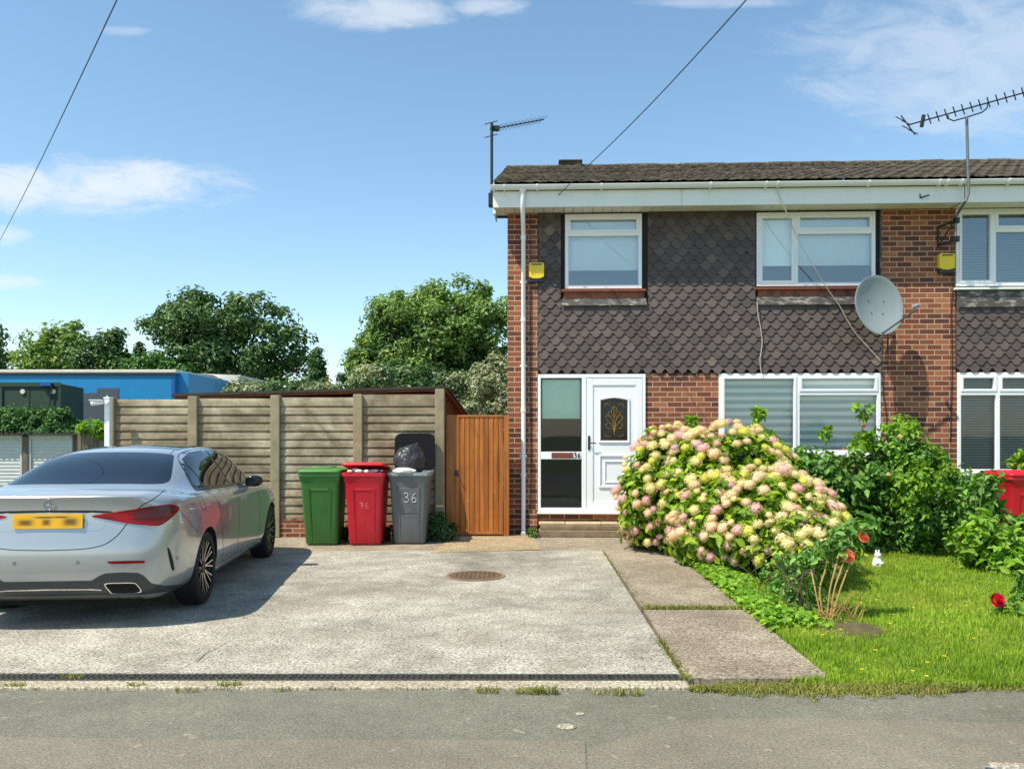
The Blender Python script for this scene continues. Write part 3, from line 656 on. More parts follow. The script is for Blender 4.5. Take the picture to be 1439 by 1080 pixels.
def build_shell(t, o, u0, u1, left):
    ez, ey, ry = 5.325, -.43, 4.0; rz = CH+(HZ-236.5)/FPX*16.75
    back = 8.0; mb = MB()
    if left: mb.box(u0, .20, .151, back-.2, 0, Z_SOF+.1)
    mb.box(u0 if not left else u0, u1, back-.2, back, 0, Z_SOF+.1)
    if not left: mb.box(u1-.2, u1, .151, back-.2, 0, Z_SOF+.1)
    else:
        sl = (rz-ez)/(ry-ey); f = lambda y: ez+sl*(y-ey)-.08
        mb.prism([(.0, Z_SOF+.1), (back, Z_SOF+.1), (back, f(0)), (ry, f(ry)), (0.0, f(0))], lambda a, b, d: (d, a, b), 0, .2)
    mb.build('wall', 'brick', t, org=o)
    mb = MB(); mb.box(u0+.21, u1-.21, .3, back-.21, 2.42, 2.6); mb.box(u0+.21, u1-.01, .3, back-.21, .01, .12); mb.box((u0+u1)/2-.05, (u0+u1)/2+.05, .4, back-.3, .12, Z_SOF)
    mb.build('floor', 'room_dark', t, org=o)
    mb = MB(); mb.box(u0+.22, u1-.22, .80, .83, .125, 2.41); mb.box(u0+.22, u1-.22, .80, .83, 2.61, Z_SOF); mb.build('dark_backdrop', 'room_dark', t, org=o)  # dark sheets added behind the windows to keep the glass dark
    # roof of rolled tiles in courses, both pitches
    v0 = u0-.20 if left else u0; rr = random.Random(3)
    mb = MB(); step = .0333; nu = int((u1-v0)/step); sl = (rz-ez)/(ry-ey); nc = 13; gl = (ry-ey)/nc
    prof = [(.013*max(0, math.sin(2*math.pi*(v0+i*step)/.20)))**1.0 for i in range(nu+1)]
    for side in (0, 1):
        for c in range(nc):
            ring = []; j = rr.uniform(-.006, .006)
            for f, lift in ((-.12, .022), (-.12, .044), (1.0, .012)):
                y = ey+(c+f)*gl; z = ez+sl*(y-ey)
                yy = y if side == 0 else 2*ry-y
                ring.append([(v0+i*step+(0 if f > .5 else .0), yy, z+lift+prof[i]+j*(1-f)+.003*math.sin(i*1.7+c*2.1)*(f < .5)) for i in range(nu+1)])
            mb.loft(ring, cap=False, closed=False)
    mb.build('roof', 'roof', t, org=o)
    mb = MB(); x = v0; rr2 = random.Random(9)
    while x < u1-.1:
        e = min(x+.44, u1); dz = rr2.uniform(-.008, .008); ring = []
        for uu in (x, e-.01):
            ring.append([(uu, ry+.13*math.cos(R(a)), rz-.03+dz+.085*math.sin(R(a))) for a in range(-10, 200, 20)])
        mb.loft(ring, cap=True, closed=False); x = e
    mb.build('ridge_tile', 'roof', t, org=o)
    if left:
        u = Fp(801, 237)[0]+1.05; p = Rf(787, 233, 816, 239, -4.0)
        mb = MB(); mb.box(p[0], p[1], ry-.15, ry+.15, rz-.05, rz+.085); mb.box(p[0]-.03, p[1]+.03, ry-.18, ry+.18, rz+.085, rz+.105); mb.build('ridge_vent', 'roof', t, org=o)
    # eaves: soffit boards, fascia, gutter
    zs = Z_SOF; mb = MB(); x = v0+.02
    while x < u1-.01: e = min(x+.15, u1); mb.box(x, e-.007, -.40, .14, zs, zs+.012); x = e
    mb.build('soffit', 'fascia', t, org=o)
    mb = MB(); mb.box(v0+.021, u1, -.404, .35, zs+.0125, ez-.035); mb.build('eaves_filler', 'backing', t, org=o)
    zf0, zf1 = zs-.03, Fp(900, 268, .43)[1]+.02; mb = MB(); L = [v0, Fp(952, 280)[0], u1] if left else [u0, u1]
    for a, b in zip(L[:-1], L[1:]): mb.box(a, b-.004, -.425, -.405, zf0, zf1)
    if left: mb.box(v0, v0+.018, -.40, .30, zf0-.03, zf1); mb.box(v0+.001, v0+.04, -.41, -.30, zf0-.09, zf0-.03)
    mb.build('fascia', 'fascia', t, org=o, bevel=.004)
    if left:
        mb = MB(); mb.prism([(-.43, ez-.04), (-.43, ez+.008), (ry, rz+.008), (ry, rz-.04)], lambda p, q, d: (d, p, q), v0+.021, u0+.1); mb.build('verge_board', 'backing', t, org=o)
        mb = MB(); a = [(-.40, ez-.14), (-.40, ez+.02), (ry, rz+.02), (ry, rz-.16)]; mb.prism(a, lambda p, q, d: (d, p, q), v0, v0+.02); mb.build('bargeboard', 'fascia', t, org=o)
    zg = Fp(900, 262.0, .48)[1]; gy = -.485; rad = .058; ring = []
    for uu in (v0-.03 if left else u0, u1):
        ring.append([(uu, gy+rad*math.cos(R(a)), zg+.025+rad*math.sin(R(a))) for a in range(180, 361, 15)]+[(uu, gy+(rad-.006)*math.cos(R(a)), zg+.025+(rad-.006)*math.sin(R(a))) for a in range(360, 179, -15)])
    mb = MB(); mb.loft(ring); mb.tube([(ring[0][0][0], gy-rad, zg+.026), (ring[1][0][0], gy-rad, zg+.026)], .007, 6)
    if left: mb.box(v0-.032, v0-.028, gy-rad, gy+rad, zg-.035, zg+.026)
    x = u0+.3
    for px in ((709, 755, 845, 998, 1076, 1092, 1220, 1319, 1330) if left else (1350, 1416, 1500, 1580)):
        uu = Fp(px, 262, .48)[0]; ring = []
        for q in (uu-.016, uu+.016): ring.append([(q, gy+(rad+.012)*math.cos(R(a)), zg+.025+(rad+.012)*math.sin(R(a))) for a in range(170, 371, 20)]+[(q, gy+(rad)*math.cos(R(a)), zg+.025+(rad)*math.sin(R(a))) for a in range(370, 169, -20)])
        mb.loft(ring); mb.box(uu-.008, uu+.008, -.44, -.426, zg-.10, zg)
    mb.build('gutter', 'gutter', t, org=o, smooth=True)

def digits(mb, s, org, h, w, r, fn):
    """stroke numerals 3 and 6 as thin tubes; fn(a,b)->xyz"""
    D = {'3': [(.1, .85), (.3, 1), (.6, .98), (.75, .8), (.62, .6), (.35, .54), (.68, .46), (.84, .25), (.68, .05), (.35, 0), (.05, .14)],
         '6': [(.75, .95), (.45, .82), (.2, .5), (.14, .22), (.3, .03), (.6, .0), (.82, .18), (.74, .4), (.48, .48), (.22, .34)]}
    for i, ch in enumerate(s):
        P = catmull([Vector(fn(org[0]+(i*1.25+a)*w, org[1]+b*h)) for a, b in D[ch]], 4, False); mb.tube(P, r, 5)

def build_door(hb):
    u0, u1, z0, z1 = DR; um0, um1 = Fp(817.5, 600)[0], Fp(824, 600)[0]; fw = .06; ya, yb = -.03, .07
    mb = MB(); mb.box(u0, u0+fw*.75, ya, yb, z0, z1); mb.box(u1-fw*.75, u1, ya, yb, z0, z1); mb.box(u0+fw*.75, u1-fw*.75, ya, yb, z1-fw, z1); mb.box(um0, um1, ya, yb, z0+.09, z1-fw)
    mb.box(u0+fw*.75, u1-fw*.75, ya-.03, yb, z0, z0+.09); mb.box(u0-.01, u1+.01, ya-.07, ya-.031, z0, z0+.03)
    zr0, zr1 = Fp(790, 645)[1], Fp(790, 634.5)[1]; mb.box(u0+fw*.75, um0, ya, yb, zr0, zr1)
    a, b = u0+fw*.75, um0
    fr = mb.build('door_frame', 'upvc', hb, bevel=.006)
    mb = MB()                                                   # glazing beads of the sidelight
    for (c, d) in ((z0+.09, zr0), (zr1, z1-fw)):
        s = .016; mb.box(a, a+s, .005, .02, c, d); mb.box(b-s, b, .005, .02, c, d); mb.box(a+s, b-s, .005, .02, c, c+s); mb.box(a+s, b-s, .005, .02, d-s, d)
        g = MB(); g.add([(a, .022, c), (b, .022, c), (b, .022, d), (a, .022, d)], [(0, 1, 2, 3)]); g.build('pane', 'pane_dark', fr)
    mb.build('glazing_bead', 'black', fr)
    g = MB(); g.box(a+.01, b-.02, .06, .066, Fp(790, 588)[1], z1-.05); g.build('blind', 'blind_green', fr)
    r = Rf(775, 635.5, 805, 643.5); mb = MB(); mb.box(r[0], r[1], ya-.012, ya-.001, r[2], r[3]); mb.build('letterbox', 'terracotta', fr, bevel=.003)
    mb = MB(); d = Fp(805.5, 643.5); digits(mb, '36', (d[0]+.006, d[1]+.006), .082, .048, .0062, lambda p, q: (p, ya-.006, q)); mb.build('house_number', 'black', fr)
    # door leaf
    a, b = um1+.004, u1-fw*.75-.004; c, d = z0+.094, z1-fw-.004; y = -.012
    mb = MB(); mb.box(a, b, y, .05, c, d)
    mb.box(a, a+.10, y-.014, y, c, d); mb.box(b-.10, b, y-.014, y, c, d); mb.box(a+.10, b-.10, y-.014, y, d-.11, d); mb.box(a+.10, b-.10, y-.014, y, c, c+.10)
    leaf = mb.build('front_door', 'upvc', hb, bevel=.007, seg=3)
    def moulding(r, arch, w=.035, dep=.02):
        p, q, e, f = r; P = [(p, e), (q, e), (q, f-arch)]
        if arch: P += [(q-(q-p)*k/8, f-arch+arch*math.sin(math.pi*k/8)) for k in range(1, 8)]
        P += [(p, f-arch)]; cx, cz = (p+q)/2, (e+f)/2
        def off(k): return [(x+(-k if x > cx+.01 else (k if x < cx-.01 else 0)), z+(k if z < cz else -k)) for x, z in P]
        m = MB(); rings = [[(x, y_, z) for x, z in off(k)] for k, y_ in ((0, y-.001), (.008, y-dep), (w-.008, y-dep), (w, y-.004), (w, y+.002), (0, y+.002))]
        n = len(P); vs = [v for r_ in rings for v in r_]; fs = []
        for i in range(6):
            i2 = (i+1) % 6
            for j in range(n): j2 = (j+1) % n; fs.append((i*n+j, i*n+j2, i2*n+j2, i2*n+j))
        m.add(vs, fs); return m, off
    r = Rf(841, 556, 885, 622); m, off = moulding(r, .035); m.build('glass_moulding', 'upvc', leaf)
    m2 = MB(); m2.prism(off(.03), lambda p, q, e: (p, e, q), y-.004, y-.002); gp = m2.build('pane', 'doorglass', leaf)
    cu, cz = (r[0]+r[1])/2, (r[2]+r[3])/2; m3 = MB(); yy = y-.006
    for s in (-1, 1):
        for P in ([(0, -.20), (.03, -.1), (.10, -.02), (.13, .04), (.09, .06), (.07, .03)], [(0, -.2), (.02, -.05), (.05, .04), (.10, .09), (.06, .12)], [(.02, -.14), (.09, -.14), (.13, -.09), (.10, -.06)], [(0, .03), (.04, .1), (.03, .18), (0, .2)], [(.06, .22), (.12, .24), (.15, .19)], [(.06, -.26), (.12, -.26), (.15, -.22)]):
            m3.tube(catmull([(cu+s*p, yy, cz+q) for p, q in P], 5, False), .0045, 5)
    m3.tube([(cu, yy, cz-.24), (cu, yy, cz+.2)], .004, 5); m3.build('lead_pattern', 'gold', leaf)
    m, off = moulding(Rf(841, 638, 886, 685), 0); m.build('panel_moulding', 'upvc', leaf)
    m, off = moulding(Rf(849, 647, 878, 678), 0, .022, .016); m.build('panel_moulding', 'upvc', leaf)
    h = Fp(827.5, 622); mb = MB(); mb.box(h[0]-.016, h[0]+.016, y-.026, y-.0145, h[1]-.11, h[1]+.11); mb.tube([(h[0], y-.02, h[1]), (h[0], y-.06, h[1]), (h[0]+.02, y-.065, h[1]), (h[0]+.11, y-.062, h[1]-.005)], .009, 8); mb.build('handle', 'blackmetal', leaf, bevel=.003)
build_house()

# ------------------------------------------------------------------ the silver saloon car
CAR_O = Vector((-3.70, 7.40, 0)); CAR_A = math.atan2(.088, .995)
CM = Matrix.Translation(CAR_O) @ Matrix.Rotation(CAR_A, 4, 'Z'); CI = CM.inverted()
WB = 2.865
def car_cage():
    Y = [-.89, -.71, -.47, -.06, .36, .85, 1.38, 1.82, 2.22, 2.64, 3.02, 3.34, 3.50]
    rx = [.79, .865, .893, .905, .912, .91, .895, .868]; fr = [0, .08, .25, .45, .62, .78, .91, 1.0]
    ws = [.955, 1.005, 1.02, 1.03, 1.02, 1.015, 1.01, 1.01, 1.015, 1.02, 1.01, .97, .885]
    zb = [.29, .25, .22, .20, .19, .19, .19, .19, .19, .19, .20, .21, .23]; zt = [1.02, 1.025, 1.01, .985, .968, .955, .945, .94, .935, .915, .875, .80, .72]
    K = {1: ([.80, .795, .805, .815, .82, .82, .81, .79, .775, .76, .70], [1.058, 1.05, 1.02, 1.0, .988, .975, .97, .965, .95, .905, .83]),
         2: ([.67, .70, .742, .735, .722, .717, .72, .765, .765, .65, .60], [1.08, 1.078, 1.105, 1.165, 1.19, 1.195, 1.175, 1.06, .96, .925, .85]),
         3: ([.54, .60, .655, .630, .608, .602, .605, .665, .66, .52, .47], [1.088, 1.095, 1.20, 1.32, 1.372, 1.385, 1.345, 1.17, .97, .94, .865]),
         4: ([.39, .45, .53, .51, .49, .485, .49, .55, .52, .38, .34], [1.092, 1.105, 1.24, 1.362, 1.408, 1.423, 1.39, 1.205, .98, .948, .872]),
         5: ([.2, .23, .28, .26, .25, .25, .25, .28, .27, .2, .18], [1.095, 1.11, 1.258, 1.385, 1.433, 1.446, 1.417, 1.228, .988, .954, .878]),
         6: ([0]*11, [1.096, 1.112, 1.264, 1.392, 1.44, 1.453, 1.424, 1.235, .99, .956, .88])}
    kx = [None, .70, .58, .45, .31, .16, 0]
    # rear and front face profiles per row (offset of the centre line)
    ry = [-.985, -1.035, -1.07, -1.075, -1.045, -1.02, -1.018, -1.04]; fy = [3.60, 3.66, 3.70, 3.70, 3.69, 3.66, 3.60, 3.52]
    V = []; ix = {}
    def put(key, x, y, z): ix[key] = len(V); V.append((x, y, z)); return ix[key]
    for i in range(13):
        for r in range(8): put(('s', i, r), rx[r]*ws[i]*(1 if i else .98), Y[i]+(.035*(fr[r]-.5) if i == 0 else 0), zb[i]+(zt[i]-zb[i])*fr[r])
    for k in range(1, 7):
        x = kx[k]; c = (x/.79)**3
        for r in range(8):
            zr = .27+(1.05-.27)*fr[r]+(0 if r < 7 else .012*(1-c)); put(('r', k, r), x, ry[r]+.10*c, zr)
            zf = .22+(.76-.22)*fr[r]; put(('f', k, r), x, fy[r]-.13*c, zf)
    for i in range(1, 12):
        for k in range(1, 7):
            a = 1-(K[k][0][i-1]/.8)**2; dy = 0
            if i in (2, 3, 4): dy = -.07*a
            if i in (7, 8, 9): dy = .13*a
            put(('d', i, k), K[k][0][i-1], Y[i]+dy, K[k][1][i-1])
        for k in range(1, 7): put(('b', i, k), kx[k], Y[i], .17)
    def D(i, k):
        if k == 0: return ix[('s', i, 7)]
        if i == 0: return ix[('r', k, 7)]
        if i == 12: return ix[('f', k, 7)]
        return ix[('d', i, k)]
    def B(i, k):
        if k == 0: return ix[('s', i, 0)]
        if i == 0: return ix[('r', k, 0)]
        if i == 12: return ix[('f', k, 0)]
        return ix[('b', i, k)]
    Rr = lambda k, r: ix[('s', 0, r)] if k == 0 else ix[('r', k, r)]
    Fr = lambda k, r: ix[('s', 12, r)] if k == 0 else ix[('f', k, r)]
    F = []
    for i in range(12):
        for r in range(7): F.append((ix[('s', i, r)], ix[('s', i+1, r)], ix[('s', i+1, r+1)], ix[('s', i, r+1)]))
        for k in range(6):
            F.append((D(i, k), D(i+1, k), D(i+1, k+1), D(i, k+1))); F.append((B(i, k), B(i, k+1), B(i+1, k+1), B(i+1, k)))
    for k in range(6):
        for r in range(7): F.append((Rr(k, r), Rr(k, r+1), Rr(k+1, r+1), Rr(k+1, r))); F.append((Fr(k, r), Fr(k+1, r), Fr(k+1, r+1), Fr(k, r+1)))
    n = len(V); V += [(-x, y, z) for x, y, z in V]; F += [tuple(n+a for a in reversed(f)) for f in F]
    me = bpy.data.meshes.new('cage'); me.from_pydata(V, [], F)
    bm = bmesh.new(); bm.from_mesh(me); bmesh.ops.remove_doubles(bm, verts=bm.verts, dist=1e-5)
    cl = bm.edges.layers.float.new('crease_edge')
    for e in bm.edges:
        a, b = e.verts
        if a.co.y < -.8 and b.co.y < -.8 and a.co.z > 1.0 and b.co.z > 1.0 and abs(a.co.y-b.co.y) < .09 and abs(a.co.x) < .75 and abs(b.co.x) < .75: e[cl] = .5
    bmesh.ops.recalc_face_normals(bm, faces=bm.faces); bm.to_mesh(me); bm.free(); return me
def build_car():
    t = thing('car', 'silver grey four-door saloon car parked on the drive with its rear to the viewer', 'car', CAR_O, CAR_A)
    me = car_cage(); o = bpy.data.objects.new('body', me); COL.objects.link(o)
    sb = o.modifiers.new('s', 'SUBSURF'); sb.levels = 3; sb.render_levels = 3
    me.materials.append(M['paint']); me.materials.append(M['gap'])
    dg = bpy.context.evaluated_depsgraph_get(); full = bpy.data.meshes.new_from_object(o.evaluated_get(dg))
    bmf = bmesh.new(); bmf.from_mesh(full); BV = BVHTree.FromBMesh(bmf)
    # wheel arches
    cut = MB().mat(1)
    for y in (0, WB):
        for s in (-1, 1): cut.lathe([(.363, s*.58), (.363, s*1.2)], axis=0, c=(0, y, .338), seg=56, cap=True)
    co = cut.build('cut', ['paint', 'gap']); bo = o.modifiers.new('b', 'BOOLEAN'); bo.object = co; bo.operation = 'DIFFERENCE'; bo.solver = 'EXACT'
    dg = bpy.context.evaluated_depsgraph_get(); fin = bpy.data.meshes.new_from_object(o.evaluated_get(dg))
    o.modifiers.clear(); o.data = fin; bpy.data.objects.remove(co)
    fin.polygons.foreach_set('use_smooth', [True]*len(fin.polygons)); fin.set_sharp_from_angle(angle=R(38))
    o.parent = t
    camL = CI @ Vector((0, 0, CH)); R3 = CI.to_3x3()
    def ray_px(p): return camL, (R3 @ Vector(((p[0]-719.5)/FPX, 1, -(p[1]-HZ)/FPX))).normalized()
    def ray_dir(d, u, v):      # parallel rays along d; polygon given in the (u, v) frame
        return lambda p: (u*p[0]+v*p[1]-d*6, d)
    rear = ray_dir(Vector((0, 1, 0)), Vector((1, 0, 0)), Vector((0, 0, 1)))
    sideR = ray_dir(Vector((-1, 0, 0)), Vector((0, 1, 0)), Vector((0, 0, 1)))
    def cast(rf, p):
        a, d = rf(p); h = BV.ray_cast(a, d)
        if h[0] is None: h = BV.find_nearest(a+d*((Vector((0, 0, .7))-a).dot(d)))
        n = h[1] if h[1].dot(d) < 0 else -h[1]; return h[0], n
    def patch(name, poly, rf, mat, off=.003, step=None, skirt=.01, smooth_n=6, mirror=False, parent=t):
        P = [Vector((p[0], p[1])) for p in (catmull([(*p, 0) for p in poly], smooth_n) if smooth_n else poly)]
        xs = [p.x for p in P]; ys = [p.y for p in P]; st = step or max(max(xs)-min(xs), max(ys)-min(ys))/26
        E = []; n0 = []
        for i in range(len(P)):            # densify the outline
            a, b = P[i], P[(i+1) % len(P)]; k = max(1, int((b-a).length/st)); n0 += [a.lerp(b, j/k) for j in range(k)]
        P = n0; n = len(P)
        def inside(x, y):
            c = False
            for i in range(n):
                a, b = P[i], P[i-1]
                if (a.y > y) != (b.y > y) and x < (b.x-a.x)*(y-a.y)/(b.y-a.y)+a.x: c = not c
            return c
        Q = list(P); y = min(ys)+st*.5
        while y < max(ys):
            x = min(xs)+st*.5
            while x < max(xs):
                if inside(x, y) and min((Vector((x, y))-q).length for q in P) > st*.45: Q.append(Vector((x, y)))
                x += st
            y += st
        vs, es, fs, ov, oe, of = delaunay_2d_cdt(Q, [(i, (i+1) % n) for i in range(n)], [], 1, 1e-6)
        W = []
        for q in vs: h, nn = cast(rf, q); W.append((h+nn*off, nn))
        F = [tuple(f) for f in fs]; V = [w[0] for w in W]
        cnt = {}
        for f in F:
            for i in range(len(f)): cnt.setdefault(tuple(sorted((f[i], f[i-1]))), []).append(1)
        low = {}
        for e, c in cnt.items():
            if len(c) == 1:
                for v in e:
                    if v not in low: low[v] = len(V); V.append(W[v][0]-W[v][1]*(skirt+off))
                F.append((e[0], e[1], low[e[1]], low[e[0]]))
        out = []
        for s in ((1, -1) if mirror else (1,)):
            mb = MB(); mb.add([((max(v.x, 0) if mirror else v.x)*s, v.y, v.z) for v in V], F); out.append(mb.build(name, mat, parent, smooth=35))
        return out
    def ribbon(name, path, rf, mat='gap', w=.007, off=.0012, sm=6, mirror=False, parent=t, closed=False):
        P = catmull([(*p, 0) for p in path], sm, closed); pts = [cast(rf, p) for p in P]
        if closed: pts.append(pts[0])
        for s in ((1, -1) if mirror else (1,)):
            V = []
            for i, (p, nn) in enumerate(pts):
                d = pts[min(i+1, len(pts)-1)][0]-pts[max(i-1, 0)][0]; b = d.cross(nn); b = b.normalized()*w*.5 if b.length > 1e-9 else Vector((0, 0, w*.5))
                for q in (p-b+nn*off, p+b+nn*off): V.append(((max(q.x, 0) if mirror else q.x)*s, q.y, q.z))
            mb = MB(); mb.add(V, [(2*i, 2*i+1, 2*i+3, 2*i+2) for i in range(len(pts)-1)]); mb.build(name, mat, parent, fix=False)
    sym = lambda half: half+[(-x, z) for x, z in reversed(half)]
    # rear window and roof glass
    patch('rear_window', sym([(0, 1.125), (.35, 1.124), (.60, 1.116), (.655, 1.122), (.655, 1.15), (.60, 1.245), (.545, 1.315), (.505, 1.345), (.40, 1.362), (.2, 1.372), (0, 1.374)])[0:-1][:], rear, 'carglass', .002, .03)
    top = ray_dir(Vector((0, 0, -1)), Vector((1, 0, 0)), Vector((0, 1, 0)))
    patch('roof_glass', sym([(0, .62), (.40, .63), (.465, .68), (.47, 1.2), (.46, 1.72), (.4, 1.78), (0, 1.86)])[:-1], top, 'carglass', .002, .06)
    patch('windscreen', sym([(0, 1.96), (.40, 1.88), (.52, 1.86), (.60, 2.1), (.70, 2.42), (.62, 2.56), (0, 2.72)])[:-1], top, 'carglass', .002, .06)
    # side windows (Y, z), with black surround
    patch('window_surround', [(.02, 1.035), (.10, 1.20), (.28, 1.315), (.62, 1.375), (1.1, 1.395), (1.55, 1.375), (1.80, 1.30), (2.05, 1.155), (2.22, 1.00), (2.20, .985), (1.4, .99), (.6, 1.008), (.06, 1.022)], sideR, 'trim', .002, .05, mirror=True)
    patch('quarter_window', [(.07, 1.045), (.14, 1.20), (.23, 1.268), (.34, 1.048)], sideR, 'carglass', .0045, .04, smooth_n=0, mirror=True)
    patch('door_window', [(.375, 1.047), (.265, 1.275), (.33, 1.312), (.62, 1.362), (1.06, 1.380), (1.17, 1.022), (.8, 1.032)], sideR, 'carglass', .0045, .04, smooth_n=0, mirror=True)
    patch('door_window', [(1.25, 1.02), (1.14, 1.380), (1.54, 1.360), (1.78, 1.29), (2.02, 1.148), (2.13, 1.035), (2.12, 1.012), (1.8, 1.010)], sideR, 'carglass', .0045, .04, smooth_n=0, mirror=True)
    # tail lamps: measured on the body, right one mirrored
    L = [(c[0]/3.4262, 600+c[1]/3.4262) for c in ((443, 428), (540, 410), (640, 395), (730, 380), (810, 372), (850, 378), (860, 392), (845, 415), (800, 455), (760, 474), (690, 471), (610, 462), (530, 447))]
    lamps = patch('tail_lamp', L, ray_px, 'lamp_red', .008, 2.2, .02, mirror=True)
    Lr = [(c[0]/3.4262, 600+c[1]/3.4262) for c in ((650, 402), (730, 389), (805, 381), (840, 388), (790, 420), (720, 432), (655, 436))]
    for lp, ms in zip(lamps, (False, True)):
        p = patch('lamp_insert', Lr, ray_px, 'lamp_dark', .0105, 3, .006, parent=lp)
        if ms: p[0].data.transform(Matrix.Scale(-1, 4, (1, 0, 0))); p[0].data.flip_normals()
    # plate recess, plate, badge
    patch('plate_recess', [(-.40, .80), (-.385, .925), (-.2, .935), (.2, .935), (.385, .925), (.40, .80), (.2, .79), (-.2, .79)], rear, 'paint', .0015, .04)
    patch('boot_garnish', sym([(0, .948), (.30, .945), (.44, .938), (.46, .932), (.40, .924), (0, .932)])[:-1], rear, 'gap', .002, .04)
    yy = cast(rear, (0, .87))[0].y-.012
    mb = MB(); mb.prism([(x, z) for x, z, _ in rrect(.52, .112, .008)], lambda a, b, d: (a, d, b), -.006, .006)
    pl = mb.build('number_plate', 'plate', t); pl.location = (0, yy-.004, .865); pl.rotation_euler = (R(-4), 0, 0)
    p, nn = cast(rear, (0, .995)); mb = MB(); rr = .043
    ring = []
    for k in range(28):
        a = 2*math.pi*k/28; ring.append((rr*math.cos(a), 0, rr*math.sin(a)))
    mb.tube(ring+[ring[0], ring[1]], .0035, 6, False)
    for k in range(3):
        a = R(90+120*k); b = Vector((math.cos(a), 0, math.sin(a))); c = Vector((-math.sin(a), 0, math.cos(a)))
        mb.add([b*.041, c*.008, -b*.004+Vector((0, -.005, 0)), -c*.008, Vector((0, -.007, 0))], [(0, 1, 4), (0, 4, 3), (1, 2, 4), (2, 3, 4)])
    bd = mb.build('badge', 'chrome', t, smooth=True); bd.location = p+Vector((0, -.004, 0)); bd.rotation_euler = nn.to_track_quat('-Y', 'Z').to_euler()
    # diffuser, exhaust trims, reflectors, vents
    dif = [(c[0]/3.4262, 600+c[1]/3.4262) for c in ((190, 742), (440, 738), (475, 716), (505, 703), (585, 698), (660, 700), (690, 712), (728, 750), (790, 762), (915, 752), (905, 770), (800, 790), (700, 803), (560, 806), (440, 806), (190, 812))]
    patch('diffuser', dif, ray_px, 'diffuser', .004, 4, .012, smooth_n=0, mirror=True)
    patch('bumper_crease', [(c[0]/3.4262, 600+c[1]/3.4262) for c in ((190, 777), (440, 776), (490, 779), (490, 783), (440, 781), (190, 783))], ray_px, 'chrome', .007, 4, .006, smooth_n=0, mirror=True)
    ex = [(c[0]/3.4262, 600+c[1]/3.4262) for c in ((505, 758), (515, 747), (560, 745), (640, 744), (660, 752), (681, 780), (672, 790), (630, 796), (545, 797), (530, 788))]
    patch('exhaust_trim', ex, ray_px, 'chrome', .012, 3, .02, smooth_n=3, mirror=True)
    cx = sum(p[0] for p in ex)/len(ex); cy = sum(p[1] for p in ex)/len(ex)
    patch('exhaust_opening', [(cx+(p[0]-cx)*.93, cy+(p[1]-cy)*.83) for p in ex], ray_px, 'void', .0135, 3, .003, smooth_n=3, mirror=True)
    patch('reflector', [(c[0]/3.4262, 600+c[1]/3.4262) for c in ((515, 645), (600, 642), (690, 641), (702, 647), (690, 654), (600, 657), (530, 657))], ray_px, 'lamp_red', .004, 2, .01, smooth_n=0, mirror=True)
    patch('bumper_vent', [(c[0]/3.4262, 600+c[1]/3.4262) for c in ((806, 583), (817, 590), (832, 640), (838, 685), (828, 685), (818, 650))], ray_px, 'gap', .003, 2, .01, mirror=True)
    sensors = [(c[0]/3.4262, 600+c[1]/3.4262) for c in ((375, 651), (855, 629))]
    for sx, sy in sensors: ribbon('parking_sensor', [(sx+1.9*math.cos(a), sy+1.9*math.sin(a)) for a in [k*math.pi/4 for k in range(8)]], ray_px, w=.004, closed=True, mirror=True)
    # panel gaps
    px = lambda L_: [(c[0]/3.4262, 600+c[1]/3.4262) for c in L_]
    ribbon('boot_gap', px([(790, 305), (740, 345), (690, 372), (665, 392)]), ray_px, mirror=True)
    ribbon('boot_gap', px([(612, 462), (575, 510), (530, 548), (480, 572), (380, 587), (190, 594)]), ray_px, mirror=True, w=.006)
    ribbon('roof_gap', px([(786, 165), (810, 140), (838, 112)]), ray_px, mirror=True)
    for yd, z0, z1 in ((1.20, .29, 1.0), (2.18, .30, .985)): ribbon('door_gap', [(yd+.02, z0), (yd, .5), (yd-.02, .8), (yd-.03, z1)], sideR, mirror=True)
    ribbon('door_gap', [(.30, 1.035), (.36, .95), (.42, .82), (.46, .70), (.52, .55), (.58, .42), (.62, .30)], sideR, mirror=True)
    ribbon('door_gap', [(.60, .285), (1.2, .28), (2.2, .29)], sideR, mirror=True)
    ribbon('bumper_gap', px([(860, 395), (900, 440), (955, 505)]), ray_px, w=.004, mirror=True)
    fc = (-.17+.04, .935)
    ribbon('fuel_flap_gap', [(fc[0]+.075*math.cos(a), fc[1]+.075*math.sin(a)) for a in [k*math.pi/6 for k in range(12)]], sideR, w=.004, closed=True)
    # side character line and sill blade
    patch('side_skirt', [(.42, .235), (.50, .262), (1.3, .27), (2.35, .275), (2.44, .24), (2.40, .215), (1.4, .205), (.5, .21)], sideR, 'paint', .016, .06, .03, mirror=True)
    for yh, zh in ((.62, .875), (1.47, .862)):
        for s in (1, -1):
            p, nn = cast(sideR, (yh, zh)); mb = MB(); mb.loft([[(p.x+.012+(.016-abs(v)*.02/ .11)*1, yh+v, zh+h) for h in (-.013, .013)]+[(p.x-.01, yh+v, zh+h*1.2) for h in (.013, -.013)] for v in (-.11, -.09, -.05, 0, .05, .09, .11)])
            h = mb.build('door_handle', 'paint', t, smooth=True, bevel=.004)
            if s < 0: h.data.transform(Matrix.Scale(-1, 4, (1, 0, 0))); h.data.flip_normals()
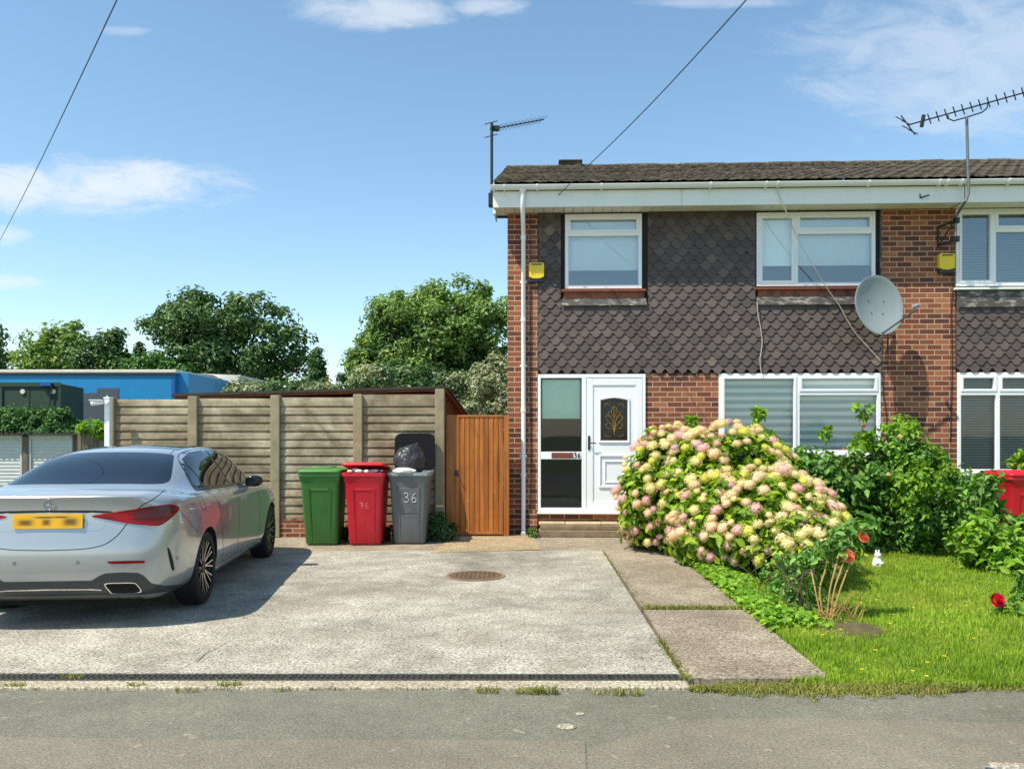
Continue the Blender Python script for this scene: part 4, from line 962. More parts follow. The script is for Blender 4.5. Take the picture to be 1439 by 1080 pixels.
    # mirrors
    for s in (1, -1):
        mb = MB(); c = Vector((.915, 1.88, 1.015)); rings = []
        for v, k in ((-.055, .72), (-.045, .92), (-.01, 1), (.04, .95), (.085, .7), (.105, .35)):
            rings.append([(s*(c.x+q[0]*k*1.0), c.y+v, c.z+q[1]*k) for q in ((-.10, -.05), (-.04, -.07), (.06, -.065), (.105, -.03), (.11, .02), (.08, .06), (.0, .07), (-.085, .055))])
        mb.loft(rings); mb.box(*sorted((s*.78, s*.90)), 1.90, 1.97, .955, .985)
        mr = mb.build('wing_mirror', 'trim', t, smooth=True)
        sm = mr.modifiers.new('s', 'SUBSURF'); sm.levels = 1; sm.render_levels = 2
    # headlamps and grille (front, seen from the side only)
    patch('headlamp', [(3.05, .76), (3.3, .74), (3.5, .70), (3.52, .64), (3.35, .64), (3.1, .71)], sideR, 'headlamp', .004, .03, mirror=True)
    # wheels
    def wheel(y, s):
        w = thing('wheel', '', ''); del w['label']; del w['category']; w.parent = t; w.location = (s*.792, y, .335)
        mb = MB(); mb.lathe([(r_, s*x_) for r_, x_ in ((.225, -.07), (.245, -.087), (.285, -.092), (.318, -.088), (.330, -.068), (.335, -.04), (.335, .06), (.331, .095), (.318, .114), (.285, .121), (.245, .117), (.238, .105), (.225, .10))], axis=0, seg=56)
        for q in (-.05, 0, .05): mb.lathe([(.3353, q-.004), (.3353, q+.004)], axis=0, seg=56)
        mb.build('tyre', 'rubber', w, smooth=True)
        mb = MB(); mb.mat(0).lathe([(.236, s*.112), (.242, s*.119), (.246, s*.112), (.238, s*.10), (.225, -s*.10)], axis=0, seg=48)
        mb.mat(0).lathe([(.222, s*.02), (.0, s*.02)], axis=0, seg=32)
        rim = mb.build('rim', ['rimdark', 'rimlight'], w, smooth=True); mb = MB()
        for k in range(10):
            for dlt in (-7.5, 7.5):
                a0 = R(36*k+dlt*.25); a1 = R(36*k+dlt); V = []
                for rr, a, hw, x in ((.045, a0, .008, .088), (.14, (a0+a1)/2, .0055, .098), (.235, a1, .0075, .112)):
                    c = Vector((0, rr*math.cos(a), rr*math.sin(a))); tg = Vector((0, -math.sin(a), math.cos(a)))
                    V.append((c, tg, hw, x))
                for mi, dx in ((0, 0), ):
                    ring = []
                    for c, tg, hw, x in V: ring.append([c+tg*hw+Vector((s*x, 0, 0)), c-tg*hw+Vector((s*x, 0, 0)), c-tg*hw*1.6+Vector((s*(x-.045), 0, 0)), c+tg*hw*1.6+Vector((s*(x-.045), 0, 0))])
                    o0 = len(mb.f); mb.mat(0).loft(ring)
                    for fi in range(o0, len(mb.f)):
                        f = mb.f[fi]; P = [Vector(mb.v[q]) for q in f]
                        if len(f) == 4 and all(abs(p.x) > .08 for p in P): mb.mi[fi] = 1
        mb.build('spokes', ['rimdark', 'rimlight'], rim)
        mb = MB(); mb.lathe([(.058, s*.07), (.056, s*.093), (.03, s*.098), (.0, s*.099)], axis=0, seg=24); mb.build('hub_cap', 'rimdark', w, smooth=True)
    for y in (0, WB):
        for s in (1, -1): wheel(y, s)
    # underside
    mb = MB(); mb.box(-.60, .60, -.8, 3.4, .17, .30); mb.tube([(-.72, 0, .33), (.72, 0, .33)], .05, 8); mb.build('underbody', 'void', t)
    bmf.free(); bpy.data.meshes.remove(full)
build_car()

# ------------------------------------------------------------------ concrete fence, shed, gate
def build_fence():
    yF = lambda x: 12.33+.03*x
    dF = 12.40; xs = [(px-719.5)/FPX*dF for px in (157, 273, 388.5, 504, 618.5)]; tops = [2.11, 2.125, 2.14, 2.155, 2.235]
    t = thing('fence', 'tall weathered concrete fence of ribbed panels between posts on a low brick plinth', 'fence', (xs[0], dF, 0)); o = (xs[0], dF, 0)
    for i, x in enumerate(xs):
        mb = MB(); mb.box(x-.07, x+.07, dF-.085, dF+.05, 0, tops[i]); mb.build('post', 'fpost', t, org=o, bevel=.012)
        if i == 4: break
        a, b = x+.071, xs[i+1]-.071; n = 15; g = .1243; z = .235; ring = []; r = random.Random(i)
        mb = MB(); prof = []
        for k in range(n):
            h = g if k < n-1 else tops[i]+(.0 if i < 3 else .03)-.02-z
            j = r.uniform(-.003, .003); prof += [(-.030+j, z), (-.033+j, z+.012), (-.028+j, z+h*.55), (-.018+j, z+h-.014), (-.004, z+h-.011)]; z += h
        prof = [(.035, .235)]+prof+[(.035, z-.012)]
        mb.loft([[(q, dF+y, zz) for y, zz in prof] for q in (a, (a+b)/2, b)]); mb.build('panel', 'fconc', t, org=o)
        mb = MB(); mb.box(a-.06, b+.06, dF-.055, dF+.045, -.02, .225); mb.build('plinth', 'plinth', t, org=o)
    rr = random.Random(4)
    for k in range(3):
        x = xs[2]+.12+.16*k; mb = MB(); mb.prism([(p*rr.uniform(.7, 1.2), q*rr.uniform(.7, 1.2)) for p, q in ((-.09, 0), (.09, 0), (.07, .03), (0, .06), (-.06, .035))], lambda a, b, d: (x+a, d, .225+b), dF-.06, dF-.045); mb.build('broken_brick', 'terracotta', t, org=o)
    # shed behind
    sh = thing('shed', 'long low timber shed with a flat felt roof behind the concrete fence', 'shed', (-3, 13, 0)); o = (-3, 13, 0)
    x0, x1, ya, yb = pt(250, 560, 12.57).x, xs[-1]+.05, 12.57, 19.5
    zf = lambda x: 2.155+(2.275-2.155)*(x-x0)/(x1-x0)
    def slab(dz0, dz1, ex, y0, y1):
        mb = MB(); V = []
        for y, f in ((y0, 0), (y1, 1)):
            for x in (x0-ex, x1+ex): 
                for dz in (dz0, dz1): V.append((x, y, zf(x)-.34*(y-ya)/(yb-ya)+dz))
        mb.add(V, [(0, 1, 3, 2), (4, 6, 7, 5), (0, 2, 6, 4), (1, 5, 7, 3), (0, 4, 5, 1), (2, 3, 7, 6)]); return mb
    slab(-.03, .012, .06, ya-.10, yb+.05).build('roof', 'felt', sh, org=o)
    slab(-.062, -.031, .03, ya-.05, yb).build('roof_edge', 'shedwood', sh, org=o)
    mb = MB(); mb.box(x0, x1-.10, ya+.02, yb-.1, 0, 1.80); mb.build('wall', 'shedwood', sh, org=o)
    mb = MB(); y = ya+.03
    while y < yb-.2: mb.box(x1-.10, x1-.02, y, y+.07, 0, zf(x1)-.34*(y-ya)/(yb-ya)-.10); y += .62
    for z in (.6, 1.3, 1.72): mb.box(x1-.099, x1-.05, ya+.1, yb-.2, z, z+.09)
    mb.build('side_frame', 'shedwood', sh, org=o)
    # gate
    d = 12.47; q = lambda px: (px-719.5)/FPX*d; zt = CH+(HZ-583)/FPX*d; o = (q(672), d, 0)
    g = thing('gate', 'orange stained wooden side gate of vertical boards beside the brick corner', 'gate', o)
    mb = MB(); mb.box(q(627), q(639.5), d-.03, d+.06, -.05, zt+.005); mb.build('post', 'gatewood', g, org=o, bevel=.006)
    mb = MB(); mb.box(q(708), q(715.5), d-.02, d+.06, -.05, zt-.005); mb.build('post', 'gatewood', g, org=o, bevel=.006)
    mb = MB(); a, b = q(640), q(707.5); n = 10; w = (b-a)/n
    for k in range(n):
        xa = a+k*w; V = []
        for x, y in ((xa+.0008, d), (xa+.010, d-.010), (xa+w-.010, d-.010), (xa+w-.0008, d), (xa+w-.0015, d+.02), (xa+.0015, d+.02)): V.append((x, y))
        mb.prism(V, lambda p, r, zz: (p, r, zz), .07, zt-.03)
    mb.box(a, b, d+.0205, d+.03, .0691, zt-.031)
    mb.build('boards', 'gatewood', g, org=o)
    mb = MB(); mb.box(a, b, d-.022, d+.03, .03, .069); mb.box(a, b, d-.02, d+.03, zt-.03, zt); mb.box(a-.001, a+.05, d-.0225, d-.014, .07, zt-.031); mb.build('rail', 'gatewood', g, org=o, bevel=.004)
    mb = MB(); z = CH+(HZ-665)/FPX*d; x = q(641); mb.ball((x, d-.05, z), .022); mb.lathe([(.04, d-.024), (.04, d-.018)], axis=1, c=(0, 0, 0), seg=4)
    mb = MB(); mb.tube([(x, d-.03, z+.02), (x, d-.07, z+.015), (x+.015, d-.075, z-.02), (x+.05, d-.07, z-.05)], .010, 6); mb.box(x-.025, x+.03, d-.032, d-.023, z-.03, z+.05); mb.build('latch', 'blackmetal', g, org=o)
build_fence()

# ------------------------------------------------------------------ wheelie bins
def build_bin(kind, label, px, py, rz=0.0, open_lid=0.0, mark=None, group='wheelie bins by the fence', base=None):
    p = base or gnd(px, py); t = thing('wheelie_bin', label, 'bin', (p.x, p.y+.30, 0), rz, group)
    m = 'bin_'+kind; mb = MB(); rings = []
    for z, w, dd, yo, r in ((.015, .43, .46, .02, .05), (.04, .445, .48, .02, .05), (.30, .47, .53, .015, .05), (.60, .50, .585, .005, .045), (.86, .525, .63, 0, .045), (.90, .545, .65, 0, .045), (.955, .57, .68, 0, .045), (.985, .575, .685, 0, .045)):
        rings.append(rrect(w, dd, r, 4, 0, yo, z))
    mb.loft(rings, cap=True); body = mb.build('body', m, t, smooth=30)
    mb = MB(); V = [(-.575/2-.012, .985), (-.575/2-.012, 1.012)]
    rim = [rrect(.60, .71, .05, 5, 0, 0, z) for z in (.972, 1.018)]+[rrect(.54, .65, .045, 5, 0, 0, z) for z in (1.018, .99)]
    mb.loft(rim, cap=False); n = len(rim[0])
    mb.build('rim', 'rimgrey' if kind == 'grey' else m, t, smooth=30)
    # raised front panel and flutes on the front face (local -y)
    yf = lambda z: -(.23+(.315-.23)*(z-.04)/.82)+.02*(1-(z-.04)/.82)
    mb = MB()
    for s in (-1, 1):
        rings = []
        for z in (.06, .3, .6, .80): x = s*(.125+.03*z); y = yf(z); rings.append([(x-.014, y+.01, z), (x-.008, y-.014, z), (x+.008, y-.014, z), (x+.014, y+.01, z)])
        mb.loft(rings)
    mb.build('flute', m, t, smooth=30)
    mb = MB(); a, b = .145, .148
    if kind == 'grey':
        mb.prism([(-a, .44), (a, .44), (b, .80), (-b, .80)], lambda x, z, d: (x, yf(z)+d, z), -.012, .01); mb.prism([(-a, .38), (a, .38), (a, .42), (-a, .42)], lambda x, z, d: (x, yf(z)+d, z), -.008, .01)
    else: mb.prism([(-a+.02, .76), (a-.02, .76), (a-.02, .80), (-a+.02, .80)], lambda x, z, d: (x, yf(z)+d, z), -.008, .01)
    mb.build('front_panel', m, t, bevel=.006)
    if mark:
        mb = MB(); z0 = .60 if kind == 'grey' else .52; h = .13 if kind == 'grey' else .08; w = .085 if kind == 'grey' else .055
        digits(mb, mark, (-.07 if kind == 'grey' else -.06, z0), h, w, .004 if kind == 'grey' else .0036, lambda a, b: (a, yf(b)-(.014 if kind == 'grey' else .003), b)); mb.build('number', 'chalk', t)
    # lid
    mb = MB(); rings = []
    ld = .56 if kind == 'grey' else .73
    for z, k in ((.0, 1.0), (.022, 1.0), (.034, .97), (.052, .80), (.060, .5)): rings.append(rrect(.60*k, ld*k, (.10 if kind == 'grey' else .055)*k, 5, 0, -ld/2, z))
    mb.loft(rings)
    if kind == 'green': mb.box(-.14, .14, -.58, -.20, .04, .072)
    lm = 'lid_black' if kind == 'grey' else 'lid_'+kind
    lid = mb.build('lid', lm, t, smooth=30, bevel=.006); lid.location = (0, .36, 1.02); lid.rotation_euler = (-open_lid, 0, 0)
    mb = MB(); mb.tube([(-.25, .385, 1.0), (.25, .385, 1.0)], .017, 8)
    for x in (-.22, 0, .22): mb.box(x-.02, x+.02, .33, .39, .975, 1.01)
    mb.build('handle', m, t)
    for s in (-1, 1):
        mb = MB(); mb.lathe([(.03, s*.225), (.10, s*.225), (.105, s*.24), (.105, s*.265), (.10, s*.28), (.03, s*.28)], axis=0, c=(0, .24, .105), seg=20, cap=True); mb.build('wheel', 'rubber', t, smooth=True)
    return t
def bag(name, label, loc, r, mat, seed, knot=True):
    t = random.Random(seed); bm = bmesh.new(); bmesh.ops.create_icosphere(bm, subdivisions=5, radius=1)
    from mathutils import noise
    for v in bm.verts:
        n = v.co.normalized(); q = 1+.16*noise.noise(n*1.7+Vector((seed, 0, 0)))+.09*abs(noise.noise(n*4+Vector((0, seed, 0))))-.10*(1-n.z*.3)*abs(noise.noise(Vector((math.cos(math.atan2(n.y, n.x))*3.5, math.sin(math.atan2(n.y, n.x))*3.5, n.z*.8+seed))))
        z = n.z*q; v.co = Vector((n.x*q*r[0], n.y*q*r[1], max(z, -.62)*r[2]))
        if knot and n.z > .82: k = (n.z-.82)/.18; v.co = Vector((v.co.x*(1-.8*k), v.co.y*(1-.8*k), v.co.z+.06*k))
    me = bpy.data.meshes.new(name); bm.to_mesh(me); bm.free(); me.polygons.foreach_set('use_smooth', [True]*len(me.polygons)); me.materials.append(M[mat])
    o = bpy.data.objects.new(name, me); COL.objects.link(o); o.location = loc; return tag(o, label, 'bag')
def build_bins():
    build_bin('green', 'green wheelie bin with its lid shut, nearest the car', 449, 767)
    r = build_bin('red', 'red wheelie bin overfilled with litter, between the green and the grey bin', 511, 767, open_lid=R(8), mark='36')
    g = build_bin('grey', 'grey wheelie bin thrown open with a black lid standing up behind a rubbish bag', 574, 765.5, open_lid=R(102), mark='36')
    p = gnd(574, 765.5); bg = bag('bin_bag', 'shiny knotted black rubbish bag heaped on the open grey bin', (p.x-.015, p.y+.20, 1.175), (.235, .22, .215), 'bag', 3); bg.rotation_euler = (R(-8), R(22), 0)
    bag('carrier_bag', 'small white plastic bag squashed under the black rubbish bag', (p.x-.06, p.y+.0, 1.04), (.16, .10, .045), 'whitebag', 8, False)
    q = gnd(511, 767); rr = random.Random(2); mb = MB()
    t = thing('litter', 'crumpled white, blue and lilac litter poking out under the red bin lid', 'litter', (q.x, q.y, 1.02))
    for mt, n in (('whitebag', 10), ('petal_lilac', 4), ('blue_dark', 2)):
        mb = MB()
        for k in range(n): mb.ball((rr.uniform(-.20, .22), rr.uniform(-.03, .06), rr.uniform(.0, .045)), (rr.uniform(.03, .06), .045, rr.uniform(.015, .032)), 7, 5)
        mb.build('scrap', mt, t)
    p = pt(1428, 700, 10.7); build_bin('red', 'red wheelie bin half hidden by plants under the neighbouring house window', 0, 0, group='wheelie bins by the fence', base=Vector((p.x, 10.4, 0)))
build_bins()
bpy.data.objects['wheelie_bin.003']['group'] = 'wheelie bins'
for n in ('wheelie_bin', 'wheelie_bin.001', 'wheelie_bin.002'): bpy.data.objects[n]['group'] = 'wheelie bins'

# ------------------------------------------------------------------ wall fixings: alarms, dish, aerials, cables
def wloc(x, y, out): u, z = Fp(x, y, out); return HM @ Vector((u, -out, z))
def build_fixings():
    for (px, py, lab) in ((754, 384.5, 'yellow and navy alarm box on the brick corner by the downpipe'), (1327.5, 372, 'yellow and navy alarm box on the brick pier below the aerial bracket')):
        p = wloc(px, py, .0); t = thing('alarm_box', lab, 'alarm', p, -HA, 'alarm boxes on the brick piers')
        mb = MB(); P = [(-.115, -.06), (-.06, -.085), (0, -.09), (.06, -.085), (.115, -.06), (.118, .12), (.105, .155), (-.105, .155), (-.118, .12)]
        mb.prism(P, lambda a, b, d: (a, d, b), -.085, -.002); mb.box(-.085, .085, -.088, -.0851, .115, .14); mb.build('cover', 'alarm_y', t, bevel=.016, seg=3)
        mb = MB(); P = [(-.11, -.14), (.11, -.14), (.116, -.062), (.06, -.087), (0, -.092), (-.06, -.087), (-.116, -.062)]; mb.prism(P, lambda a, b, d: (a, d, b), -.07, -.002); mb.build('base', 'alarm_n', t, bevel=.008)
        mb = MB(); mb.box(-.08, .08, -.0895, -.0855, .118, .138); mb.build('label_strip', 'alarm_n', t)
    # satellite dish
    c = wloc(1236, 428, .50); t = thing('satellite_dish', 'large pale grey satellite dish on the brick pier right of the upper window', 'satellite dish', c, -HA)
    ax = Vector((.27, -.93, .14)).normalized(); U = ax.cross(Vector((0, 0, 1))).normalized(); W = U.cross(ax) * 1
    if W.z < 0: W = -W
    mb = MB(); rings = []; n = 48
    A, B = .395, .44
    prof = [(k/10, (k/10)**2*.085) for k in range(1, 11)]
    for f, h in prof: rings.append([U*(A*f*math.cos(2*math.pi*k/n))+W*(B*f*math.sin(2*math.pi*k/n))+ax*(h-.085) for k in range(n)])
    rings += [[U*(A*1.025*math.cos(2*math.pi*k/n))+W*(B*1.025*math.sin(2*math.pi*k/n))+ax*.0 for k in range(n)], [U*(A*1.025*math.cos(2*math.pi*k/n))+W*(B*1.025*math.sin(2*math.pi*k/n))-ax*.015 for k in range(n)]]
    for f, h in reversed(prof): rings.append([U*(A*f*math.cos(2*math.pi*k/n))+W*(B*f*math.sin(2*math.pi*k/n))+ax*(h-.085-.012) for k in range(n)])
    mb.loft(rings); refl = mb.build('reflector', 'dishmat', t, smooth=60)
    mb = MB()
    for a, b in ((-.16, .10), (-.12, -.14), (.16, .10), (.12, -.14)): p = U*a*.8+W*b*.8+ax*(-.085+.085*.16); mb.ball(p+ax*.004, .009, 8, 5)
    mb.build('bolt', 'blackmetal', refl)
    bot = W*(-B*.98)+ax*.0; lnb = ax*.20-U*.46-W*.06
    mb = MB(); mb.tube([bot-ax*.05, bot+ax*.02, lnb-W*.05], .013, 8); mb.build('arm', 'blackmetal', t, smooth=True)
    mb = MB(); mb.tube([lnb-ax*.0+W*.0, lnb-ax*.05, lnb-ax*.055], [.03, .03, .02], 12); mb.tube([lnb, lnb+ax*.07], [.022, .02], 10); mb.build('receiver', 'dishmat', t, smooth=True)
    wall = lambda du, z: HM.to_3x3().inverted() @ (wloc(1240+du, z, 0)-c)
    b0 = wall(2, 440); mb = MB(); k = -ax*.165-W*.02
    mb.tube([k, k+Vector((0, .08, -.02)), Vector((b0.x, -.12+.5-.0, b0.z-.10)), Vector((b0.x, .49, b0.z-.10))], .02, 8); mb.box(k.x-.06, k.x+.06, k.y-.04, k.y+.05, k.z-.12, k.z+.1)
    mb.tube([Vector((b0.x+.02, .40, b0.z-.02)), Vector((b0.x+.02, .40, b0.z-.62))], .014, 8); mb.box(b0.x-.04, b0.x+.08, .485, .498, b0.z-.30, b0.z+.06)
    mb.build('bracket', 'blackmetal', t)
    # left aerial
    b = wloc(691, 292, .30); top = wloc(691, 173, .30); t = thing('aerial', 'thin dark aerial on a straight mast at the left roof corner', 'aerial', b)
    mb = MB(); h = top-b; mb.tube([(0, 0, 0), (0, 0, h.z)], .022, 8); mb.build('mast', 'blackmetal', t, smooth=True)
    mb = MB(); mb.box(-.05, .06, -.03, .06, .04, .22); mb.box(-.05, .10, .02, .09, .03, .06); mb.build('bracket', 'blackmetal', t)
    e0 = wloc(694, 181, .30)-b; e1 = wloc(764, 168, -.9)-b; dv = (e1-e0).normalized(); sdv = Vector((dv.y, -dv.x, 0)).normalized(); upv = Vector((0, 0, 1))
    mb = MB(); mb.tube([e0-dv*.10, e1], .010, 6); L = (e1-e0).length
    for k in range(12): p = e0+dv*(.10+L*.90*k/11); q = sdv*.75+upv*.35; q.normalize(); mb.tube([p-q*.11, p+q*.11], .004, 5)
    for z in (-.10, .10): p = e0-dv*.08; mb.tube([p+upv*z-sdv*.12, p+upv*z+sdv*.12], .007, 5)
    p = e0+dv*.05; mb.box(p.x-.05, p.x+.06, p.y-.03, p.y+.03, p.z-.035, p.z+.035); mb.build('antenna_array', 'blackmetal', t)
    # right aerial on a cranked pole
    b = wloc(1344, 330, .28); t = thing('aerial', 'long many-toothed aerial on a cranked pale pole above the brick pier', 'aerial', b)
    q = lambda x, y: wloc(x, y, .55)-b; q0 = lambda x, y: wloc(x, y, .28)-b
    mb = MB(); mb.tube([q0(1343, 340), q0(1343, 310), q0(1346, 300), q(1357, 282), q(1361, 272), q(1361, 262), q(1360, 230), q(1358.5, 164)], .020, 10); mb.build('pole', 'alu', t, smooth=True)
    a0 = wloc(1344, 318, .28)-b; mb = MB()
    for y in (314, 340):
        p0 = wloc(1318, y+5, .005)-b; p1 = q0(1344, y-4); mb.tube([p0, p1], .016, 6); mb.box(p1.x-.03, p1.x+.03, p1.y-.04, p1.y+.04, p1.z-.04, p1.z+.04)
    mb.tube([wloc(1318, 318, .01)-b, wloc(1318, 346, .01)-b], .014, 6); mb.tube([wloc(1320, 344, .02)-b, q0(1340, 312)], .010, 6); mb.build('bracket', 'blackmetal', t)
    e0 = q(1286, 173); e1 = wloc(1462, 124, .75)-b; dv = (e1-e0).normalized(); mb = MB(); mb.tube([e0-dv*.10, e1], .011, 6); L = (e1-e0).length; sdv = Vector((dv.y, -dv.x, 0)).normalized()
    for k in range(14): p = e0+dv*(.20+(L-.2)*k/13); v = (Vector((0, 0, 1))*.8-dv*.45+sdv*.5).normalized(); mb.tube([p-v*.075, p+v*.085], .009, 5)
    mb.build('antenna_array', 'blackmetal', t)
    mb = MB(); p = e0+dv*.12; mb.tube([p-dv*.03-Vector((0, 0, .08)), p+dv*.0+Vector((0, 0, .08))], .03, 6); mb.build('dipole', 'blackmetal', t)
    mb = MB(); r0 = e0-dv*.10
    for k in range(4): v = (Vector((0, 0, 1))*.85-dv*.5).normalized(); s = (k-1.5)*.07; p = r0+v*s*1.2-dv*.04*(k % 2); mb.tube([p-(sdv*.5+dv*.3+Vector((0, 0, -.5))).normalized()*.10, p+(sdv*.5+dv*.3+Vector((0, 0, -.5))).normalized()*.10], .008, 5)
    mb.tube([r0-(Vector((0, 0, 1))*.85-dv*.5)*.20, r0+(Vector((0, 0, 1))*.85-dv*.5)*.20], .009, 5); mb.build('rear_reflector', 'blackmetal', t)
    mb = MB(); mb.tube([q(1332, 162), q(1333, 167), q(1340, 170), q(1358, 165), q(1380, 158), q(1387, 152), q(1388, 146)], .010, 6); mb.build('boom_brace', 'blackmetal', t)
    # overhead wires
    def wire(name, lab, pts, r, mt, cat='cable'):
        mb = MB(); mb.tube(pts, r, 6); c = Vector(pts[0]); o = mb.build(name, mt, None, org=tuple(c), smooth=True); o.location = c; return tag(o, lab, cat)
    a = pt(-6, 348, 26); b = pt(170, -12, 9); P = [a.lerp(b, k/12)-Vector((0, 0, .10*math.sin(math.pi*k/12))) for k in range(13)]
    wire('overhead_wire', 'black overhead wire crossing the empty sky at far left', P, .007, 'cable', 'wire')
    a = wloc(768, 292, .03); b = pt(1056, -8, 7.2); m = pt(822, 237, 11.6); P = [a, wloc(786, 273, .45), m]+[m.lerp(b, k/8)-Vector((0, 0, .05*math.sin(math.pi*k/8))) for k in range(1, 9)]
    wire('overhead_wire', 'black overhead wire running from the sky down to the eaves above the small upper window', P, .006, 'cable', 'wire')
    P = [wloc(1091, 264, .46), wloc(1104, 296, .43), wloc(1122, 337, .30), wloc(1142, 372, .20), wloc(1163, 406, .10), wloc(1180, 430, .06), wloc(1200, 465, .045), wloc(1236, 505, .045)]
    wire('cable', 'pale cable slanting from the gutter across the wide upper window', catmull(P, 5, False), .007, 'cable_white')
    P = [wloc(1064, 424, .06), wloc(1065, 440, .055), wloc(1069, 462, .05), wloc(1071, 482, .05), wloc(1068, 505, .05), wloc(1070, 524, .05)]
    wire('cable', 'loose pale cable hanging on the hung tiles below the wide upper window', catmull(P, 5, False), .006, 'cable_white')
    P = [wloc(744, 300, .012), wloc(746, 400, .012), wloc(745, 520, .012), wloc(747, 640, .012), wloc(744, 736, .012)]
    wire('cable', 'dark cable clipped down the brick beside the white downpipe', catmull(P, 5, False), .005, 'cable')
    P = [wloc(1335, 362, .02), wloc(1340, 395, .012), wloc(1337, 430, .012), wloc(1338, 520, .012), wloc(1335, 620, .012)]
    wire('cable', 'dark cable running down the brick pier below its alarm box', catmull(P, 5, False), .006, 'cable')
    P = [wloc(1241, 478, .05), wloc(1240, 540, .02), wloc(1246, 590, .012), wloc(1243, 660, .012)]
    wire('cable', 'dark cable dropping from the satellite dish bracket to the plants', catmull(P, 5, False), .006, 'cable')
    mb = MB(); p0 = wloc(1293, 278, .43); p1 = wloc(1306, 274, .52); mb.tube([p0, p1], .012, 6); mb.tube([p0, p0+Vector((0, 0, .06))], .008, 5); o = mb.build('hook', 'blackmetal', None, org=tuple(p0)); o.location = p0; tag(o, 'small dark cable hook on the white fascia above the brick pier', 'hook')
build_fixings()

# ------------------------------------------------------------------ left background
def build_background():
    # blue building / marquee
    d = 40; X = lambda px, dd=d: (px-719.5)/FPX*dd; Z = lambda py, dd=d: CH-(py-HZ)/FPX*dd
    t = thing('blue_building', 'long bright blue sheeted building with a cream roof rail beyond the fence', 'building', (X(100), d, -.57)); o = (X(100), d, -.57)
    zt = Z(524); xr = X(246)
    mb = MB(); mb.box(-42, xr, d, d+9, -.6, zt); mb.build('wall', 'blue', t, org=o)
    mb = MB(); mb.box(xr, X(262), d+.25, d+8, -.6, zt+.02); mb.build('end_wall', 'blue', t, org=o)
    mb = MB(); mb.box(X(241), xr-.001, d-.012, d-.001, -.6, zt-.2); mb.build('corner_strip', 'blue_dark', t, org=o)
    mb = MB(); mb.box(-42.2, xr+.1, d-.12, d+9.1, zt+.001, zt+.16); mb.build('roof_rail', 'cream', t, org=o, bevel=.03)
    mb = MB(); mb.box(-42, xr, d-.06, d-.001, zt-.12, zt); mb.build('painted_eaves_shade', 'vinyl_and_shade', t, org=o)  # grey strip drawn in place of the shade under the roof rail
    mb = MB(); P = [(118, 552), (136, 552), (137, 545), (167, 545), (167, 590), (118, 590)]; mb.prism([(X(a), Z(b)) for a, b in P], lambda a, b, q: (a, q, b), d-.02, d-.002)
    mb.build('grey_panel', 'vinyl_and_shade', t, org=o)
    # mauve building behind
    d2 = 46; t = thing('building', 'mauve grey low building with a sloping cream roof edge beside the blue one', 'building', (X(290, d2), d2, -.57)); o = (X(290, d2), d2, -.57)
    mb = MB(); mb.prism([(X(258, d2), -.6), (X(335, d2), -.6), (X(335, d2), Z(543, d2)), (X(300, d2), Z(527, d2)), (X(258, d2), Z(523, d2))], lambda a, b, q: (a, q, b), d2, d2+6); mb.build('wall', 'purple', t, org=o)
    mb = MB(); mb.prism([(X(278, d2), Z(525, d2)), (X(300, d2), Z(527, d2)), (X(336, d2), Z(543, d2)), (X(338, d2), Z(527, d2)), (X(310, d2), Z(526, d2))], lambda a, b, q: (a, q, b), d2-.1, d2+6.2); mb.build('roof', 'cream', t, org=o)
    # green container
    d3 = 34; t = thing('container', 'dark green steel container with two round white vents in front of the blue building', 'container', (X(50, d3), d3, -.57)); o = (X(50, d3), d3, -.57)
    z1 = Z(539, d3); xa, xb, xc = X(2, d3), X(85, d3), X(117.5, d3+3.2)
    mb = MB(); mb.add([(xa-.5, d3, -.6), (xb, d3, -.6), (xc, d3+3.2, -.6), (xa-.5, d3+3.2, -.6), (xa-.5, d3, z1), (xb, d3, z1), (xc, d3+3.2, z1), (xa-.5, d3+3.2, z1)], [(0, 1, 5, 4), (1, 2, 6, 5), (2, 3, 7, 6), (3, 0, 4, 7), (4, 5, 6, 7)]); mb.build('body', 'dkgreen', t, org=o)
    mb = MB(); mb.box(xa-.6, xb+.03, d3-.06, d3-.001, z1-.12, z1+.05); mb.box(xa-.02, xa+.06, d3-.05, d3-.001, -.6, z1-.12); mb.box(xb-.06, xb+.03, d3-.05, d3-.001, -.6, z1-.12); mb.box(X(41, d3), X(41, d3)+.02, d3-.02, d3-.001, -.6, z1-.12); mb.build('frame', 'dkgreen', t, org=o)
    for px in (32.5, 75.5):
        mb = MB(); mb.lathe([(.10, d3-.05), (.10, d3-.001)], axis=1, c=(X(px, d3), 0, Z(550, d3)), seg=20, cap=True); mb.build('vent', 'cream', t, org=o)
    mb = MB(); mb.box(X(60, d3), X(75, d3), d3-.2, d3-.061, z1-.10, z1+.03); mb.build('floodlight', 'blue_dark', t, org=o)
    mb = MB(); mb.tube([(X(76, d3), d3-.1, z1), (X(72, d3), d3-.1, Z(556, d3)), (X(72, d3), d3-.1, Z(575, d3))], .03, 5); mb.build('cable', 'cable', t, org=o)
    # garages
    d4 = 30; t = thing('garage_row', 'low row of white ribbed garage doors with a dark roof edge at far left', 'garages', (X(40, d4), d4, -.5)); o = (X(40, d4), d4, -.5)
    zt = Z(611, d4)
    mb = MB(); mb.box(-26, X(112, d4), d4+.12, d4+1.6, -.6, zt); mb.build('wall', 'greywood', t, org=o)
    mb = MB(); mb.box(-26.2, X(113, d4), d4-.25, d4+1.8, zt+.001, zt+.07)
    for k in range(60): mb.box(-26+k*.2, -26+k*.2+.1, d4-.28, d4-.251, zt+.01, zt+.10) if -26+k*.2 < X(45, d4) else None
    mb.build('roof', 'felt', t, org=o)
